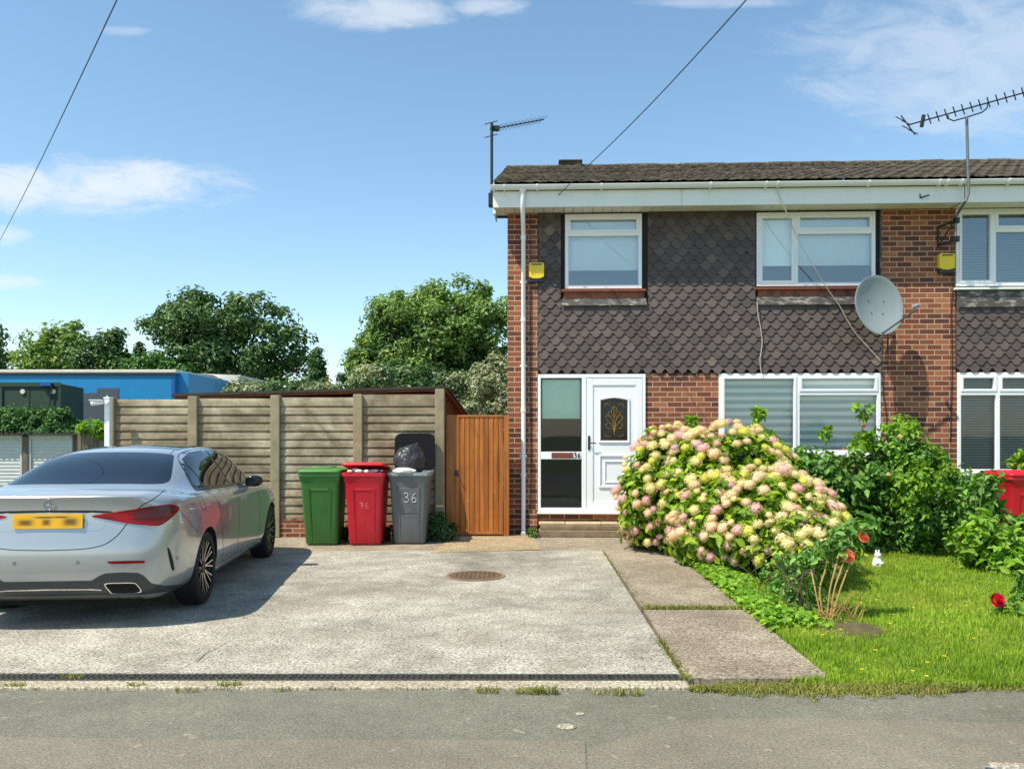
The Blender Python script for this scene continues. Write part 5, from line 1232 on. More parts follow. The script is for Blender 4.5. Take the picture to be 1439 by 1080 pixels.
    for a, b in ((-34, 28), (43, 98)):
        mb = MB(); z = -.45; prof = []
        while z < zt-.16: prof += [(-.0, z), (-.025, z+.03), (-.025, z+.09), (0, z+.115)]; z += .13
        mb.loft([[(x, d4+.08+y, zz) for y, zz in prof] for x in (X(a, d4), X(b, d4))], cap=False, closed=False); mb.build('door', 'garage', t, org=o)
        mb = MB(); xa, xb = X(a, d4), X(b, d4); mb.box(xa-.07, xa, d4+.0, d4+.12, -.5, zt-.14); mb.box(xb, xb+.07, d4, d4+.12, -.5, zt-.14); mb.box(xa-.07, xb+.07, d4, d4+.12, zt-.14, zt-.001); mb.build('door_frame', 'garage', t, org=o)
    mb = MB(); mb.box(X(31.5, d4), X(40, d4), d4-.03, d4+.119, -.5, zt-.05); mb.build('pillar', 'greywood', t, org=o)
    # weathered board fence
    d5 = 22; t = thing('board_fence', 'weathered grey board fence between the garages and the white corner post', 'fence', (X(128, d5), d5, -.4)); o = (X(128, d5), d5, -.4); mb = MB(); x = X(109, d5); r = random.Random(1)
    while x < X(155, d5): mb.box(x, x+.10, d5+r.uniform(-.008, .008), d5+.025, -.5, Z(604, d5)+r.uniform(-.03, .02)); x += .108
    mb.build('boards', 'greywood', t, org=o); mb = MB(); mb.box(X(109, d5), X(155, d5), d5+.04, d5+.09, .6, .7); mb.build('rail', 'greywood', t, org=o)
    # white post and camera
    d6 = 12.15; xp = X(151.5, d6); t = thing('post', 'slim white post standing at the left end of the concrete fence', 'post', (xp, d6, 0)); o = (xp, d6, 0)
    mb = MB(); mb.box(xp-.035, xp+.045, d6-.04, d6+.04, 0, Z(560, d6)); mb.build('shaft', 'upvc', t, org=o, bevel=.008)
    mb = MB(); mb.box(xp-.045, xp+.055, d6-.05, d6+.05, Z(560, d6)+.001, Z(560, d6)+.02); mb.build('cap', 'upvc', t, org=o, bevel=.006)
    t = thing('security_camera', 'small white security camera pointing left on top of the white post', 'camera', (xp, d6, Z(565, d6)))
    mb = MB(); mb.tube([(-.03, -.09, -.005), (-.19, -.11, -.02)], [.028, .036], 12); mb.box(-.21, -.02, -.145, -.055, .022, .034); mb.build('housing', 'upvc', t, smooth=True)
    mb = MB(); mb.tube([(-.191, -.11, -.02), (-.193, -.11, -.02)], .03, 12); mb.build('lens', 'black', t)
    mb = MB(); mb.tube([(.0, -.04, .0), (-.04, -.08, -.01)], .016, 8); mb.ball((.015, -.055, -.02), .04, 10, 6); mb.tube([(.0, -.02, .03), (.0, -.02, .10)], .012, 6); mb.build('bracket', 'upvc', t, smooth=True)
    # far roof
    d7 = 90; t = thing('warehouse', 'distant pale grey curved warehouse roof at the far left edge', 'building', (X(-30, d7), d7, -.57)); o = (X(-30, d7), d7, -.57)
    mb = MB(); mb.prism([(X(-120, d7), -.6), (X(20, d7), -.6), (X(20, d7), Z(519, d7)), (X(5, d7), Z(516, d7)), (X(-30, d7), Z(512, d7)), (X(-120, d7), Z(508, d7))], lambda a, b, q: (a, q, b), d7, d7+20); mb.build('shell', 'alu', t, org=o)
build_background()

# ------------------------------------------------------------------ trees and shrubs
def E(px, py, rx, ry, d, dep=1.0, w=None):
    c = pt(px, py, d); a, b = rx/FPX*d, ry/FPX*d
    return (tuple(c), (a, max(a, b)*dep, b), w if w else rx*ry)
def plant(name, label, cat, ells, mat, nclump, per, cr, leaf, base, group=None, trunk=None, zmin=-.6, up=.5, shell=.5, part='crown', stems=0, extra=None, flat=.8):
    t = thing(name, label, cat, base, 0, group); b = np.array(base)
    V, F = crown(ells, nclump, per, cr, leaf, zmin, up, shell, flat); np_mesh(part, V-b, F, mat, t)
    for (ells2, mat2, nc2, pr2) in (extra or []):
        V, F = crown(ells2, nc2, pr2, cr, leaf, zmin, up, shell, flat); np_mesh(part, V-b, F, mat2, t)
    r = random.Random(len(label)); mb = MB(); cs = [e[0] for e in ells]
    if trunk:
        top = Vector(cs[0])-Vector(base); mb.tube([(0, 0, -.1), (trunk*.3, 0, top.z*.35), (top.x*.4, top.y*.4, top.z*.65), tuple(top)], [trunk, trunk*.8, trunk*.55, trunk*.2], 10)
        for c in cs[1:]:
            e = Vector(c)-Vector(base); s = Vector((trunk*.3, 0, top.z*.4)); mb.tube([s, s.lerp(e, .5)+Vector((0, 0, .12*e.length*.3)), e], [trunk*.5, trunk*.3, trunk*.08], 7)
        mb.build('trunk', 'bark', t, smooth=True)
    for k in range(stems):
        c = Vector(cs[k % len(cs)])-Vector(base); rad = ells[k % len(ells)][1]
        e = c+Vector((r.uniform(-.7, .7)*rad[0], r.uniform(-.6, .6)*rad[1], r.uniform(-.2, .8)*rad[2])); f = Vector((e.x*.75+r.uniform(-.15, .15), e.y*.7, -.02)); f.z = -b[2]-.02 if b[2] > 0 else -.02
        mb.tube([f, f.lerp(e, .5)+Vector((r.uniform(-.08, .08), r.uniform(-.08, .08), 0)), e], [.012, .009, .004], 5)
    if stems and mb.v: mb.build('stem', 'bark', t, smooth=True)
    return t
def build_trees():
    d = 60
    plant('tree', 'broad dark green oak-like tree, the tallest on the left behind the blue building', 'tree', [E(300, 500, 70, 40, d), E(300, 448, 78, 36, d), E(352, 445, 54, 36, d), E(238, 462, 38, 30, d), E(385, 490, 52, 42, d), E(240, 512, 34, 22, d), E(418, 520, 30, 22, d), E(345, 520, 60, 26, d)], 'leaf_oak', 185, 100, 1.05, .32, (pt(320, 600, d).x, d, -.57), trunk=.45, flat=.65, shell=.4)
    d = 29
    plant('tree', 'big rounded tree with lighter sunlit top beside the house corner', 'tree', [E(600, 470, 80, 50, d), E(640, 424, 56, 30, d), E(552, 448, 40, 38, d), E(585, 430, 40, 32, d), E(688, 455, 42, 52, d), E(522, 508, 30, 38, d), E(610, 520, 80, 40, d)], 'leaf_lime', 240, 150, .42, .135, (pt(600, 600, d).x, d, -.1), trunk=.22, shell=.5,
          extra=[([E(600, 490, 78, 52, d+.6), E(660, 500, 50, 55, d+.5), E(540, 505, 45, 42, d+.5), E(600, 545, 110, 40, d+.3)], 'leaf_dark', 170, 150)])  # darker leaves low and inside paint the shade; lime leaves the sunlit top
    d = 22
    plant('shrub', 'silvery leaved shrub rising behind the wooden gate', 'shrub', [E(692, 535, 30, 46, d), E(670, 560, 30, 30, d), E(705, 570, 25, 50, d)], 'leaf_silver', 90, 90, .22, .10, (pt(690, 600, d).x, d, -.05), stems=5)
    d = 24
    plant('shrub', 'grey green pale leaved bush showing above the right end of the concrete fence', 'shrub', [E(520, 540, 44, 24, d), E(580, 535, 34, 24, d), E(630, 545, 40, 22, d), E(560, 580, 90, 40, d)], 'leaf_silver', 70, 80, .25, .10, (pt(570, 600, d).x, d, -.05), stems=5, extra=[([E(540, 545, 70, 28, d+.4), E(620, 545, 60, 30, d+.4)], 'leaf_dark', 90, 90)])
    d = 68
    plant('tree', 'mid green bushy tree over the blue roof, leftmost of the trees seen whole', 'tree', [E(88, 495, 38, 28, d), E(55, 485, 18, 18, d), E(95, 470, 18, 20, d), E(30, 505, 20, 10, d), E(60, 515, 40, 18, d)], 'leaf_lime', 70, 80, .9, .34, (pt(85, 600, d).x, d, -.57), trunk=.35, shell=.4)
    plant('tree', 'smaller duller green tree over the blue roof, next to the bushy one', 'tree', [E(145, 500, 28, 26, d-2), E(158, 480, 14, 14, d-2), E(180, 510, 26, 15, d-2), E(125, 515, 26, 18, d-2)], 'leaf_oak', 55, 80, .8, .34, (pt(150, 600, d).x, d-2, -.57), trunk=.3, shell=.4)
    plant('tree', 'leafy branch tip of a tree cut off by the left edge of the picture', 'tree', [E(-14, 470, 18, 14, 55), E(-30, 500, 26, 40, 55)], 'leaf_oak', 40, 60, .7, .3, (pt(-30, 600, 55).x, 55, -.57), trunk=.25)
    plant('conifer', 'small dark pointed conifer just right of the broad dark tree', 'conifer', [E(446, 530, 9, 18, 50), E(446, 508, 6, 16, 50), E(440, 540, 14, 14, 50)], 'leaf_dark', 60, 80, .35, .2, (pt(446, 600, 50).x, 50, -.5), trunk=.12)
    plant('conifer', 'tiny slender conifer tip rising above the blue building roof', 'conifer', [E(197, 505, 3.5, 12, 70), E(197, 492, 1.8, 9, 70)], 'leaf_dark', 30, 50, .3, .24, (pt(197, 600, 70).x, 70, -.57), trunk=.12)
    plant('bush', 'scrubby brown green bush over the middle of the concrete fence', 'bush', [E(345, 550, 30, 9, 34), E(400, 549, 40, 10, 34), E(455, 550, 26, 8, 34), E(400, 575, 110, 24, 34)], 'leaf_oak', 120, 90, .38, .15, (pt(400, 600, 34).x, 34, -.5), stems=6, extra=[([E(350, 552, 24, 10, 33), E(455, 550, 28, 8, 33)], 'leaf_silver', 26, 70)])
    plant('bush', 'bright low bushes in front of the broad dark tree, above the blue roof end', 'bush', [E(215, 515, 26, 12, 57), E(245, 522, 30, 10, 57), E(180, 518, 24, 8, 57), E(220, 550, 60, 30, 57)], 'leaf_hedge', 70, 70, .7, .3, (pt(220, 600, 57).x, 57, -.57), stems=3)
    d = 32.6
    plant('hedge', 'clipped green hedge growing between the garages and the dark green container', 'hedge', [E(20, 592, 40, 20, d, .5), E(75, 594, 40, 18, d, .5), E(-30, 592, 40, 20, d, .5), E(50, 612, 70, 14, d, .5)], 'leaf_hedge', 260, 80, .24, .12, (pt(50, 600, d).x, d, -.57), stems=4, shell=.6)
    plant('ivy', 'bright ivy clump spilling over the weathered board fence', 'ivy', [E(128, 601, 20, 10, 22, .5), E(140, 606, 12, 8, 22, .5)], 'leaf_bright', 40, 50, .12, .07, (pt(130, 610, 22).x, 22.1, -.4), stems=2, part='foliage')
build_trees()

# ------------------------------------------------------------------ garden: lawn, verge, weeds
def poly_in(P, x, y):
    c = np.zeros(len(x), bool); n = len(P)
    for i in range(n):
        (x0, y0), (x1, y1) = P[i], P[i-1]; m = ((y0 > y) != (y1 > y)); c ^= m & (x < (x1-x0)*(y-y0)/((y1-y0) if y1 != y0 else 1e-9)+x0)
    return c
def blades(P, h, w, lean=.5):
    n = len(P); a = rng.random(n)*2*math.pi; d = np.stack([np.cos(a), np.sin(a), np.zeros(n)], 1); t = rng.random(n)*2*math.pi
    s = np.stack([np.cos(t), np.sin(t), np.zeros(n)], 1)*(w*.5); h = np.broadcast_to(h, (n,))[:, None]; l = (rng.random(n)*lean)[:, None]
    up = np.array([0, 0, 1.0]); mid = P+up*h*.6+d*h*l*.35; tip = P+up*h*(1-.35*l)+d*h*l
    V = np.stack([P-s, P+s, mid+s*.8, tip, mid-s*.8], 1).reshape(-1, 3); i = np.arange(n)[:, None]*5
    F = np.concatenate([i+np.array([[0, 1, 2, 4]]), i+np.array([[4, 2, 3, 3]])])
    tri = np.concatenate([i+np.array([[0, 1, 2]]), i+np.array([[0, 2, 4]]), i+np.array([[4, 2, 3]])]); return V, tri
LAWN = [(2.10, 10.95), (2.06, 7.3), (2.02, 5.2), (1.75, 5.10), (3.0, 5.0), (9.5, 5.08), (9.5, 12.3), (3.3, 12.6), (2.7, 10.95)]
def build_lawn():
    structure(sheet('lawn', LAWN, -.012, 'turf', .06))
    n = 260000; y = 5.0+7.5*rng.random(n)**1.5; x = 1.7+7.8*rng.random(n); k = poly_in(LAWN, x, y) & (np.abs(x) < y*.70) & (rng.random(n) < .72+.28*np.sin(x*2.3+1)*np.sin(y*3.1)); x, y = x[k], y[k]
    ht = .028+.032*rng.random(len(x)); f = np.sin(x*3.1+y*1.3)*np.sin(y*2.7-x*1.1); ht *= 1+.35*f
    V, F = blades(np.stack([x, y, np.full(len(x), -.012)], 1), ht, .008); stuff(tag(np_mesh('lawn_grass', V, F, 'grass'), 'short sunlit green grass covering the front lawn', 'grass'))
    # rough grass over the kerb, along the joint and tufts on the edging
    xs = []; ys = []; hs = []
    def strip(n, x0, x1, y0, y1, h, bell=False):
        a = rng.random(n); xs.append(x0+(x1-x0)*a); b = rng.random(n) if not bell else np.clip(.5+.22*rng.normal(size=n), 0, 1)
        edge = np.sin(np.pi*np.clip(a, .0, 1))**.5*(.8+.35*np.sin(a*19)*np.sin(a*47+1)) if bell else 1; ys.append((y0+y1)/2+(b-.5)*(y1-y0)*edge); hs.append(h*(.4+.9*rng.random(n)))
    strip(5200, 1.08, 2.75, 4.78, 5.17, .032, True); strip(1600, 2.3, 5.5, 4.95, 5.06, .035); strip(700, 1.18, 2.06, 7.23, 7.35, .05); strip(500, 1.07, 1.14, 5.15, 6.2, .035)
    strip(350, 1.185, 1.225, 7.4, 10.8, .03)
    for px, py, n, h in ((20, 963, 60, .05), (195, 963, 50, .05), (322, 963, 70, .06), (100, 952, 60, .05), (262, 968, 30, .03), (685, 969, 40, .05), (742, 970, 60, .05), (768, 970, 80, .06), (400, 966, 25, .03), (850, 971, 30, .04), (885, 972, 60, .05)):
        g = gnd(px, py); strip(n, g.x-.07, g.x+.07, g.y-.02, g.y+.02, h)
    x, y, h = map(np.concatenate, (xs, ys, hs)); V, F = blades(np.stack([x, y, np.full(len(x), -.015)], 1), h, .007, 1.6)
    stuff(tag(np_mesh('rough_grass', V, F, 'drygrass'), 'rough dry grass and tufts creeping over the kerb and slab joints', 'grass'))
    # broad leaved weeds along the path edge
    n = 7500; y = 6.4+4.6*rng.random(n); x = 2.04+.02*(y-7)+np.abs(rng.normal(size=n))*.17*(1+.4*np.sin(y*3)); z = .015+.11*rng.random(n)*np.exp(-((x-2.2)/.3)**2); P = np.stack([x, y, z], 1)
    k = rng.random(n) < .25+.75*(np.sin(x*9+y*4)*np.sin(y*7.3-x*5) > -.25); V, F = leaves(P[k], unit(rnd_dirs(k.sum())*.6+np.array([0, -.2, 1.0])), .025+.038*rng.random(k.sum()), .75)
    stuff(tag(np_mesh('verge_weeds', V, F, 'leaf_bright'), 'bright leafy weeds edging the path beside the hydrangea', 'weeds'))
    # scattered buttercups
    n = 38; y = 5.05+3.0*rng.random(n)**1.3; x = 2.2+3.2*rng.random(n); P = np.stack([x, y, .035+.03*rng.random(n)], 1); V = []; F = []
    for p in P:
        for k in range(5): a = 2*math.pi*k/5; o = len(V); V += [p, p+.012*np.array([math.cos(a), math.sin(a), .35]), p+.016*np.array([math.cos(a+.6), math.sin(a+.6), .35]), p+.012*np.array([math.cos(a+1.2), math.sin(a+1.2), .35])]; F.append((o, o+1, o+2, o+3))
    stuff(tag(np_mesh('buttercups', V, F, 'petal_gold'), 'tiny yellow wild flowers dotted over the lawn', 'flowers'))
    mb = MB(); c = gnd(1190, 882); mb.lathe([(.30, -.005), (.22, .012), (.1, .02), (0, .022)], seg=18, c=(c.x, c.y, 0)); structure(mb.build('bare_soil', 'soil', smooth=True))
build_lawn()

# ------------------------------------------------------------------ hydrangea and roses
def head_mesh(name, mat, seed, n=125):
    r = np.random.default_rng(seed); V = []; F = []
    for i in range(n):
        z = 1-1.62*(i+.5)/n; a = i*2.39996; s = math.sqrt(max(0, 1-z*z)); d = np.array([s*math.cos(a), s*math.sin(a), z])+r.normal(size=3)*.06; d /= np.linalg.norm(d)
        u = np.cross(d, r.normal(size=3)); u /= np.linalg.norm(u); v = np.cross(d, u); c = d*(.80+.30*r.random()+.16*math.sin(5*d[0]+seed)*math.cos(4*d[1]+2*seed))*np.array([1, 1, .78]); q = .155
        for k in range(4):
            t = math.pi/2*k; e = u*math.cos(t)+v*math.sin(t); f = -u*math.sin(t)+v*math.cos(t); o = len(V)
            V += [c, c+e*q*.6+f*q*.42+d*.035, c+e*q*1.12+d*.01, c+e*q*.6-f*q*.42+d*.035]; F.append((o, o+1, o+2, o+3))
    for i in range(8):                                          # solid heart under the florets
        for j in range(12):
            q4 = []
            for (ii, jj) in ((i, j), (i+1, j), (i+1, j+1), (i, j+1)): th, ph = math.pi*.86*ii/8, 2*math.pi*jj/12; q4.append(np.array([math.sin(th)*math.cos(ph), math.sin(th)*math.sin(ph), math.cos(th)*.78])*.74)
            o = len(V); V += q4; F.append((o, o+1, o+2, o+3))
    o = np_mesh(name, np.array(V), np.array(F), mat); me = o.data; bpy.data.objects.remove(o); return me
def rose_mesh(mat, seed):
    r = random.Random(seed); mb = MB()
    for ring, (n, rad, tilt) in enumerate(((3, .25, .1), (5, .5, .35), (6, .8, .75), (7, 1.0, 1.1))):
        for k in range(n):
            a = 2*math.pi*k/n+ring*.5; ca, sa = math.cos(a), math.sin(a); w = .55*rad+.12; h = .95-.12*ring
            P = lambda s, q: (ca*(rad*.35+q*rad*math.sin(tilt)*.7)-sa*s*w, sa*(rad*.35+q*rad*math.sin(tilt)*.7)+ca*s*w, q*h*math.cos(tilt*.8))
            mb.add([P(-.4, 0), P(.4, 0), P(.9, .55), P(.45, 1.0+r.uniform(-.05, .05)), P(-.45, 1.0), P(-.9, .55)], [(0, 1, 2, 5), (5, 2, 3, 4)])
    me = bpy.data.meshes.new('rose'); me.from_pydata(mb.v, [], mb.f); me.materials.append(M[mat]); return me
HYD = [((2.22, 10.95, .72), (.74, .7, .90)), ((2.75, 10.3, .70), (.88, .75, .94)), ((2.92, 9.3, .50), (.74, .8, .62)), ((3.0, 8.5, .36), (.42, .5, .33)), ((2.55, 9.6, .45), (.6, .8, .6)), ((2.12, 11.2, .45), (.58, .5, .5))]
def build_hydrangea():
    b = np.array((2.7, 10.0, 0.0)); t = thing('hydrangea', 'large hydrangea bush covered in cream, yellow and pink flower heads by the door', 'bush', tuple(b))
    ells = [(c, tuple(np.array(r)*.93), r[0]*r[2]) for c, r in HYD]
    V, F = crown(ells, 600, 60, .17, .105, .03, .7, .66, .85); np_mesh('foliage', V-b, F, 'leaf_hyd', t)
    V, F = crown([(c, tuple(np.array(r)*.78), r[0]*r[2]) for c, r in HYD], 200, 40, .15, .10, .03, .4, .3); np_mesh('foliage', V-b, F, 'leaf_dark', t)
    r = random.Random(5); mb = MB()
    for k in range(90):
        c, q = HYD[k % len(HYD)]; e = Vector((c[0]+r.uniform(-.8, .8)*q[0], c[1]+r.uniform(-.9, .5)*q[1], c[2]+r.uniform(-.3, .7)*q[2])); f = Vector((c[0]+.35*(e.x-c[0])+.1, c[1]+.35*(e.y-c[1])+.2, -.02))
        mb.tube([f-Vector(b), f.lerp(e, .5)+Vector((r.uniform(-.1, .1), r.uniform(-.1, .1), .05))-Vector(b), e-Vector(b)], [.010, .008, .004], 5)
    mb.build('stem', 'bark', t, smooth=True)
    mb = MB(); legs = []
    for k in range(26):
        f = Vector((r.uniform(2.6, 3.2), r.uniform(8.2, 9.2), 0)); e = f+Vector((r.uniform(-.15, .45), r.uniform(-.45, .1), r.uniform(.35, .85))); legs.append(e)
        mb.tube(catmull([f-Vector(b), f.lerp(e, .45)+Vector((r.uniform(-.08, .08), 0, .08))-Vector(b), e-Vector(b)], 4, False), .006, 5)
    mb.build('stem', 'bark', t, smooth=True); LP = np.array([tuple(e) for e in legs]); k = np.repeat(np.arange(len(LP)), 9)
    V, F = leaves(LP[k]+rng.normal(size=(len(k), 3))*.07-np.array([0, 0, .06]), unit(rnd_dirs(len(k))*.6+np.array([0, -.3, 1.0])), .06+.04*rng.random(len(k))); np_mesh('foliage', V-b, F, 'leaf_hyd', t)
    mats = ['petal_cream', 'petal_yellow', 'petal_blush', 'petal_pink', 'petal_lilac']; heads = {m: [head_mesh('flower_head', m, 10*i+j) for j in range(2)] for i, m in enumerate(mats)}
    pts = [(e, Vector((0, -.3, 1)).normalized()) for e in legs[::2]]; tries = 0
    while len(pts) < 360 and tries < 60000:
        tries += 1; i = r.choices(range(len(HYD)), [5, 7, 6, 2.2, 3, 2.5])[0]; c, q = HYD[i]; d = Vector((r.gauss(0, 1), r.gauss(0, 1), r.gauss(.25, 1))).normalized()
        if d.y > .25 or d.z < -.75: continue
        p = Vector((c[0]+d.x*q[0], c[1]+d.y*q[1], c[2]+d.z*q[2]))
        if p.z < .16: continue
        if any(sum(((p[a]-c2[a])/q2[a])**2 for a in range(3)) < .86 for j, (c2, q2) in enumerate(HYD) if j != i): continue
        if min([9]+[(p-o[0]).length for o in pts]) < .082: continue
        pts.append((p, d))
    pts.sort(key=lambda o: o[0].length); rest = []
    for i, (p, d) in enumerate(pts):
        hz = p.z-(.45+.25*(p.y-9)); lowleft = (p.z < .8 and p.x < 2.3) or p.z < .42
        wts = [2.4, .6, 4, 3.4, .8] if lowleft else [5.2, 1.3, 5.6, 1.8, .3]
        m = r.choices(mats, wts)[0]; s = r.choice((r.uniform(.035, .055), r.uniform(.045, .068), r.uniform(.06, .085)))
        o = bpy.data.objects.new('flower_head', heads[m][i % 2]); COL.objects.link(o); o.parent = t; o.location = p-Vector(b)+d*r.uniform(-.01, .10)
        o.rotation_euler = (d*.7+Vector((0, -.15, .6))).to_track_quat('Z', 'X').to_euler(); o.scale = (s*r.uniform(.9, 1.15), s, s*r.uniform(.85, 1.05))
        if i >= 99: rest.append(o)
    if rest:     # heads beyond the hundred nearest become one part
        dg = bpy.context.evaluated_depsgraph_get(); dg.update(); V = []; F = []; MI = []; used = []
        for o in rest:
            mw = Matrix.LocRotScale(o.location, o.rotation_euler, o.scale); me = o.data; k = len(V); V += [mw @ v.co for v in me.vertices]; F += [tuple(k+q for q in f.vertices) for f in me.polygons]
            nm_ = me.materials[0].name
            if nm_ not in used: used.append(nm_)
            MI += [used.index(nm_)]*len(me.polygons); bpy.data.objects.remove(o)
        me = bpy.data.meshes.new('flower_heads'); me.from_pydata(V, [], F)
        for u in used: me.materials.append(bpy.data.materials[u])
        me.polygons.foreach_set('material_index', MI); o = bpy.data.objects.new('flower_heads', me); COL.objects.link(o); o.parent = t; stuff(o)
build_hydrangea()
def rose(t, loc, s, mat, seed, tilt=(0, 0, 0)):
    o = bpy.data.objects.new('flower', rose_mesh(mat, seed)); COL.objects.link(o); o.parent = t; o.location = loc; o.scale = (s, s, s); o.rotation_euler = tilt
def shoot(mb, P, r): mb.tube(catmull(P, 5, False), [r]*(len(P)*5-4), 6)
def build_roses():
    # front rose with straw canes and orange flowers
    g = gnd(1164, 872); b = np.array((g.x, g.y, 0)); t = thing('rose_bush', 'leggy rose with bare straw canes and orange pink blooms at the corner of the lawn', 'rose bush', tuple(b))
    mb = MB(); r = random.Random(3); q = lambda x, y, d: pt(x, y, d)-Vector(b)
    for (x0, x1, x2, y2) in ((1158, 1152, 1166, 775), (1162, 1166, 1183, 760), (1166, 1172, 1192, 768), (1155, 1146, 1140, 800), (1168, 1180, 1208, 755)):
        P = [q(x0, 872, g.y), q(x1, 830, g.y+.02), q((x1+x2)/2, (830+y2)/2, g.y+.06), q(x2, y2, g.y+.1)]; shoot(mb, P, .007)
    mb.build('cane', 'cane', t, smooth=True)
    V, F = crown([E(1180, 765, 24, 30, g.y+.15), E(1150, 785, 30, 26, g.y+.25), E(1205, 745, 20, 22, g.y+.1), E(1120, 835, 36, 38, g.y+.55), E(1090, 805, 30, 30, g.y+1.0), E(1150, 850, 20, 22, g.y+.3)], 85, 16, .10, .062, .02, .3, .2); np_mesh('foliage', V-b, F, 'leaf_rose', t)
    mb = MB()
    for k in range(16):
        f = Vector((r.uniform(-.45, .0), r.uniform(-.1, .9), 0)); shoot(mb, [f, f+Vector((r.uniform(-.12, .12), r.uniform(-.1, .1), .22)), f+Vector((r.uniform(-.25, .2), r.uniform(-.1, .1), r.uniform(.35, .5)))], .004)
    mb.build('twig', 'bark', t, smooth=True)
    mb = MB()
    for k in range(46):
        a = r.uniform(0, 6.28); f = Vector((r.uniform(-.10, .28), r.uniform(-.10, .10), 0)); L = r.uniform(.15, .45); e = f+Vector((math.cos(a)*L*.6, math.sin(a)*L*.4, L*r.uniform(.15, .75)))
        mb.tube([f, f.lerp(e, .5)+Vector((0, 0, .04)), e], [.003, .0025, .001], 4)
    mb.build('dry_stalk', 'cane', t)
    rose(t, q(1190, 781, g.y-.02), .058, 'petal_orange', 1, (R(70), 0, 0)); rose(t, q(1212, 755, g.y), .050, 'petal_orange', 2, (R(60), R(20), 0))
    # tall canes and broad leaves behind
    d = 11.0; b = pt(1200, 0, d); b = np.array((b.x, d, 0.0)); t = thing('rose_bush', 'tall dark green rose thicket with a long upright shoot in front of the wide window', 'rose bush', tuple(b)); q = lambda x, y, dd=d: pt(x, y, dd)-Vector(b)
    els = [E(1190, 700, 48, 58, d), E(1225, 665, 34, 62, d), E(1150, 660, 34, 22, d), E(1170, 745, 60, 40, d-.2), E(1240, 730, 36, 50, d), E(1120, 640, 20, 14, d+.2)]
    V, F = crown(els, 190, 22, .18, .10, .03, .55, .45); np_mesh('foliage', V-b, F, 'leaf_rose', t)
    V, F = crown([E(1215, 585, 12, 24, d), E(1212, 625, 16, 22, d), E(1163, 610, 12, 14, d), E(1062, 588, 11, 18, d+.1), E(1060, 612, 18, 12, d+.1), E(974, 596, 8, 14, d+.1), E(1085, 622, 20, 14, d+.1)], 40, 12, .07, .095, .03, .5, .1); np_mesh('young_foliage', V-b, F, 'leaf_bright', t)
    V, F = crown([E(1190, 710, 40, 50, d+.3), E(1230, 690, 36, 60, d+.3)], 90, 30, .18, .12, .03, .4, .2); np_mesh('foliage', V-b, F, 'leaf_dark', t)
    mb = MB()
    for P in ([q(1200, 765), q(1206, 690), q(1210, 620), q(1216, 568)], [q(1170, 765), q(1160, 690), q(1162, 600)], [q(1235, 770), q(1240, 700), q(1232, 610)], [q(1080, 760, d+.1), q(1066, 680, d+.1), q(1061, 574, d+.1)], [q(985, 760, d+.1), q(978, 680, d+.1), q(974, 585, d+.1)]): shoot(mb, P, .010)
    mb.build('cane', 'stem', t, smooth=True)
    rose(t, q(1214, 600, d-.1), .035, 'petal_red', 6); rose(t, q(1185, 632, d-.3), .03, 'petal_orange', 7)
    # rounded bush by the pier
    d = 10.8; b = pt(1305, 0, d); b = np.array((b.x, d, 0.0)); t = thing('bush', 'dense rounded bush with yellow green tips in front of the brick pier', 'bush', tuple(b)); q = lambda x, y, dd=d: pt(x, y, dd)-Vector(b)
    els = [E(1300, 705, 46, 58, d), E(1272, 640, 30, 36, d), E(1335, 700, 26, 46, d), E(1312, 745, 50, 34, d-.3), E(1270, 720, 34, 56, d), E(1302, 650, 22, 22, d)]
    V, F = crown(els, 190, 34, .15, .075, .03, .5, .6); np_mesh('foliage', V-b, F, 'leaf_rose', t)
    V, F = crown([E(1268, 604, 22, 18, d), E(1300, 640, 30, 22, d), E(1260, 640, 20, 26, d), E(1290, 690, 40, 40, d-.4), E(1330, 665, 14, 16, d-.2)], 90, 22, .10, .07, .03, .5, .5); np_mesh('young_foliage', V-b, F, 'leaf_bright', t)
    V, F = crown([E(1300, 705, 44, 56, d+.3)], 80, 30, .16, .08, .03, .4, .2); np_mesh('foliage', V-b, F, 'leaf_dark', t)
    mb = MB(); r = random.Random(8)
    for k in range(8): shoot(mb, [q(1290+k*5, 765), q(1275+k*9, 700), q(1262+k*11, 640+r.uniform(0, 40))], .008)
    mb.build('stem', 'bark', t, smooth=True)
    for x, y in ((1265, 614), (1248, 668)): rose(t, q(x, y, d-.45), .04, 'petal_blush', x)
    # leafy plants at the right
    d = 9.4; b = pt(1405, 0, d); b = np.array((b.x, d, 0.0)); t = thing('shrub', 'broad leaved plant at the right edge of the lawn in front of the red bin', 'shrub', tuple(b)); q = lambda x, y, dd=d: pt(x, y, dd)-Vector(b)
    V, F = crown([E(1376, 742, 22, 30, d), E(1418, 768, 30, 26, d-.1), E(1372, 768, 20, 18, d), E(1440, 785, 22, 22, d-.2), E(1405, 788, 22, 12, d-.2)], 75, 12, .14, .11, .03, .9, .3); np_mesh('foliage', V-b, F, 'leaf_bright', t)
    V, F = crown([E(1390, 770, 50, 30, d+.3), E(1376, 695, 18, 38, d+.5), E(1398, 720, 16, 30, d+.4), E(1432, 738, 18, 18, d+.3)], 95, 20, .14, .09, .03, .5, .3); np_mesh('foliage', V-b, F, 'leaf_rose', t)
    mb = MB()
    for P in ([q(1372, 800), q(1374, 750), q(1370, 690)], [q(1410, 810), q(1416, 780), q(1424, 745)], [q(1440, 820), q(1436, 790), q(1430, 765)], [q(1370, 800), q(1376, 720), q(1385, 660)]): shoot(mb, P, .008)
    mb.build('stem', 'stem', t, smooth=True)
    d = 11.3; b = pt(1440, 0, d); b = np.array((b.x, d, 0.0)); t = thing('shrub', 'small yellow green shoot beside the neighbouring window at the right edge', 'shrub', tuple(b)); q = lambda x, y, dd=d: pt(x, y, dd)-Vector(b)
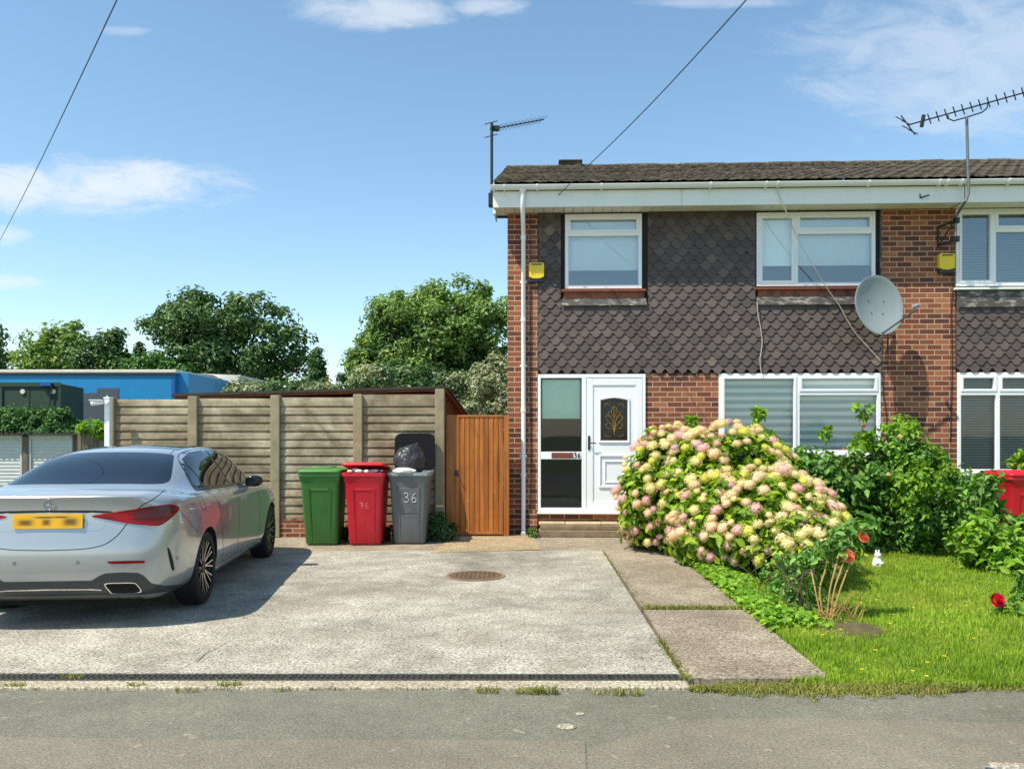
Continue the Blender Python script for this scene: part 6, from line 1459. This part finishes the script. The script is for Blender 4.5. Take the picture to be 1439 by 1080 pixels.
    V, F = crown([E(1444, 650, 18, 20, d), E(1450, 690, 14, 20, d)], 34, 16, .09, .08, .03, .5, .3); np_mesh('foliage', V-b, F, 'leaf_bright', t); mb = MB(); shoot(mb, [q(1450, 770), q(1446, 700), q(1442, 640)], .009); mb.build('stem', 'bark', t, smooth=True)
    # rose with red bloom close at the right
    d = 7.0; b = pt(1425, 0, d); b = np.array((b.x, d, 0.0)); t = thing('rose_bush', 'low rose with one large crimson bloom over the lawn at the right edge', 'rose bush', tuple(b)); q = lambda x, y, dd=d: pt(x, y, dd)-Vector(b)
    V, F = crown([E(1412, 855, 10, 10, d), E(1402, 856, 7, 8, d), E(1420, 842, 8, 8, d), E(1432, 820, 14, 16, d), E(1438, 850, 14, 20, d), E(1450, 880, 18, 24, d)], 40, 9, .06, .06, .02, .4, .2); np_mesh('foliage', V-b, F, 'leaf_rose', t)
    mb = MB(); shoot(mb, [q(1450, 865), q(1440, 860), q(1420, 850), q(1402, 838)], .005); shoot(mb, [q(1455, 865), q(1450, 850), q(1438, 815)], .005); shoot(mb, [q(1452, 868), q(1455, 860), q(1450, 845)], .006); mb.build('cane', 'stem', t, smooth=True)
    rose(t, q(1400, 843, d-.02), .062, 'petal_red', 4, (R(75), 0, 0)); rose(t, q(1436, 806, d), .03, 'petal_red', 5, (R(60), 0, 0))
    # weed clump by the gate, little plant at the downpipe
    g = gnd(618, 764); plant('weed', 'dark feathery weed clump growing between the grey bin and the gate', 'weed', [((g.x, 11.95, .14), (.22, .14, .16), 1), ((g.x-.05, 11.95, .3), (.12, .1, .14), .5)], 'leaf_dark', 60, 40, .06, .045, (g.x, 11.95, 0), stems=4, part='foliage', zmin=.01)
    g = gnd(748, 756); plant('weed', 'small green weed sprouting at the foot of the downpipe', 'weed', [((g.x, 12.3, .06), (.07, .05, .07), 1)], 'leaf_rose', 16, 12, .03, .04, (g.x, 12.3, 0), stems=2, part='foliage', zmin=.005)
build_roses()
def build_small():
    g = gnd(1233, 796); t = thing('garden_ornament', 'small white animal-like garden ornament standing on the lawn', 'ornament', (g.x, g.y, 0), R(8))
    mb = MB(); mb.lathe([(.0, .0), (.055, .0), (.06, .03), (.052, .075), (.038, .105), (.03, .115)], seg=18); mb.ball((0, -.008, .135), (.04, .042, .038), 14, 9); mb.build('body', 'ornament', t, smooth=True)
    for s in (-1, 1):
        mb = MB(); mb.ball((s*.018, 0, .178), (.012, .009, .026), 8, 6); mb.build('ear', 'ornament', t, smooth=True)
        mb = MB(); mb.ball((s*.014, -.046, .142), .005, 6, 4); mb.build('eye', 'black', t)
    mb = MB(); mb.ball((.03, -.045, .05), (.022, .02, .015), 8, 6); mb.ball((-.03, -.045, .05), (.022, .02, .015), 8, 6); mb.build('paw', 'ornament', t, smooth=True)
    P = [gnd(1386, 1067), gnd(1450, 1070), gnd(1480, 1092), gnd(1412, 1092)]; c = sum(P, Vector())/4; t = thing('access_cover', 'pale metal utility cover with curved ribs in the pavement at the bottom right corner', 'cover', (c.x, c.y, -.014))
    mb = MB(); mb.prism([(p.x-c.x, p.y-c.y) for p in P], lambda a, b, d: (a, b, d), 0, .006); mb.build('plate', 'kerbc', t)
    mb = MB()
    for k in range(5):
        for s in (0, 1): mb.tube([((-.12+k*.06)+.022*math.cos(a), -.03+.055*s+.02*math.sin(a), .007) for a in [q*.5 for q in range(7)]], .004, 5)
    mb.build('rib', 'rimgrey', t)
    # pale stones on the grass and light patches on the asphalt are loose flat pebbles
    for (x, y, l, w) in ((796, 1016, .055, 'flat pale stain-like pebble lying on the pavement in front of the drain'), (815, 998, .028, 'smaller pale pebble lying nearer the kerb')):
        g = gnd(x, y); mb = MB(); mb.ball((0, 0, 0), (l, l*.8, .006), 10, 5); o = mb.build('pebble', 'kerbc', smooth=True); o.location = (g.x, g.y, -.016); tag(o, w, 'pebble')
build_small()
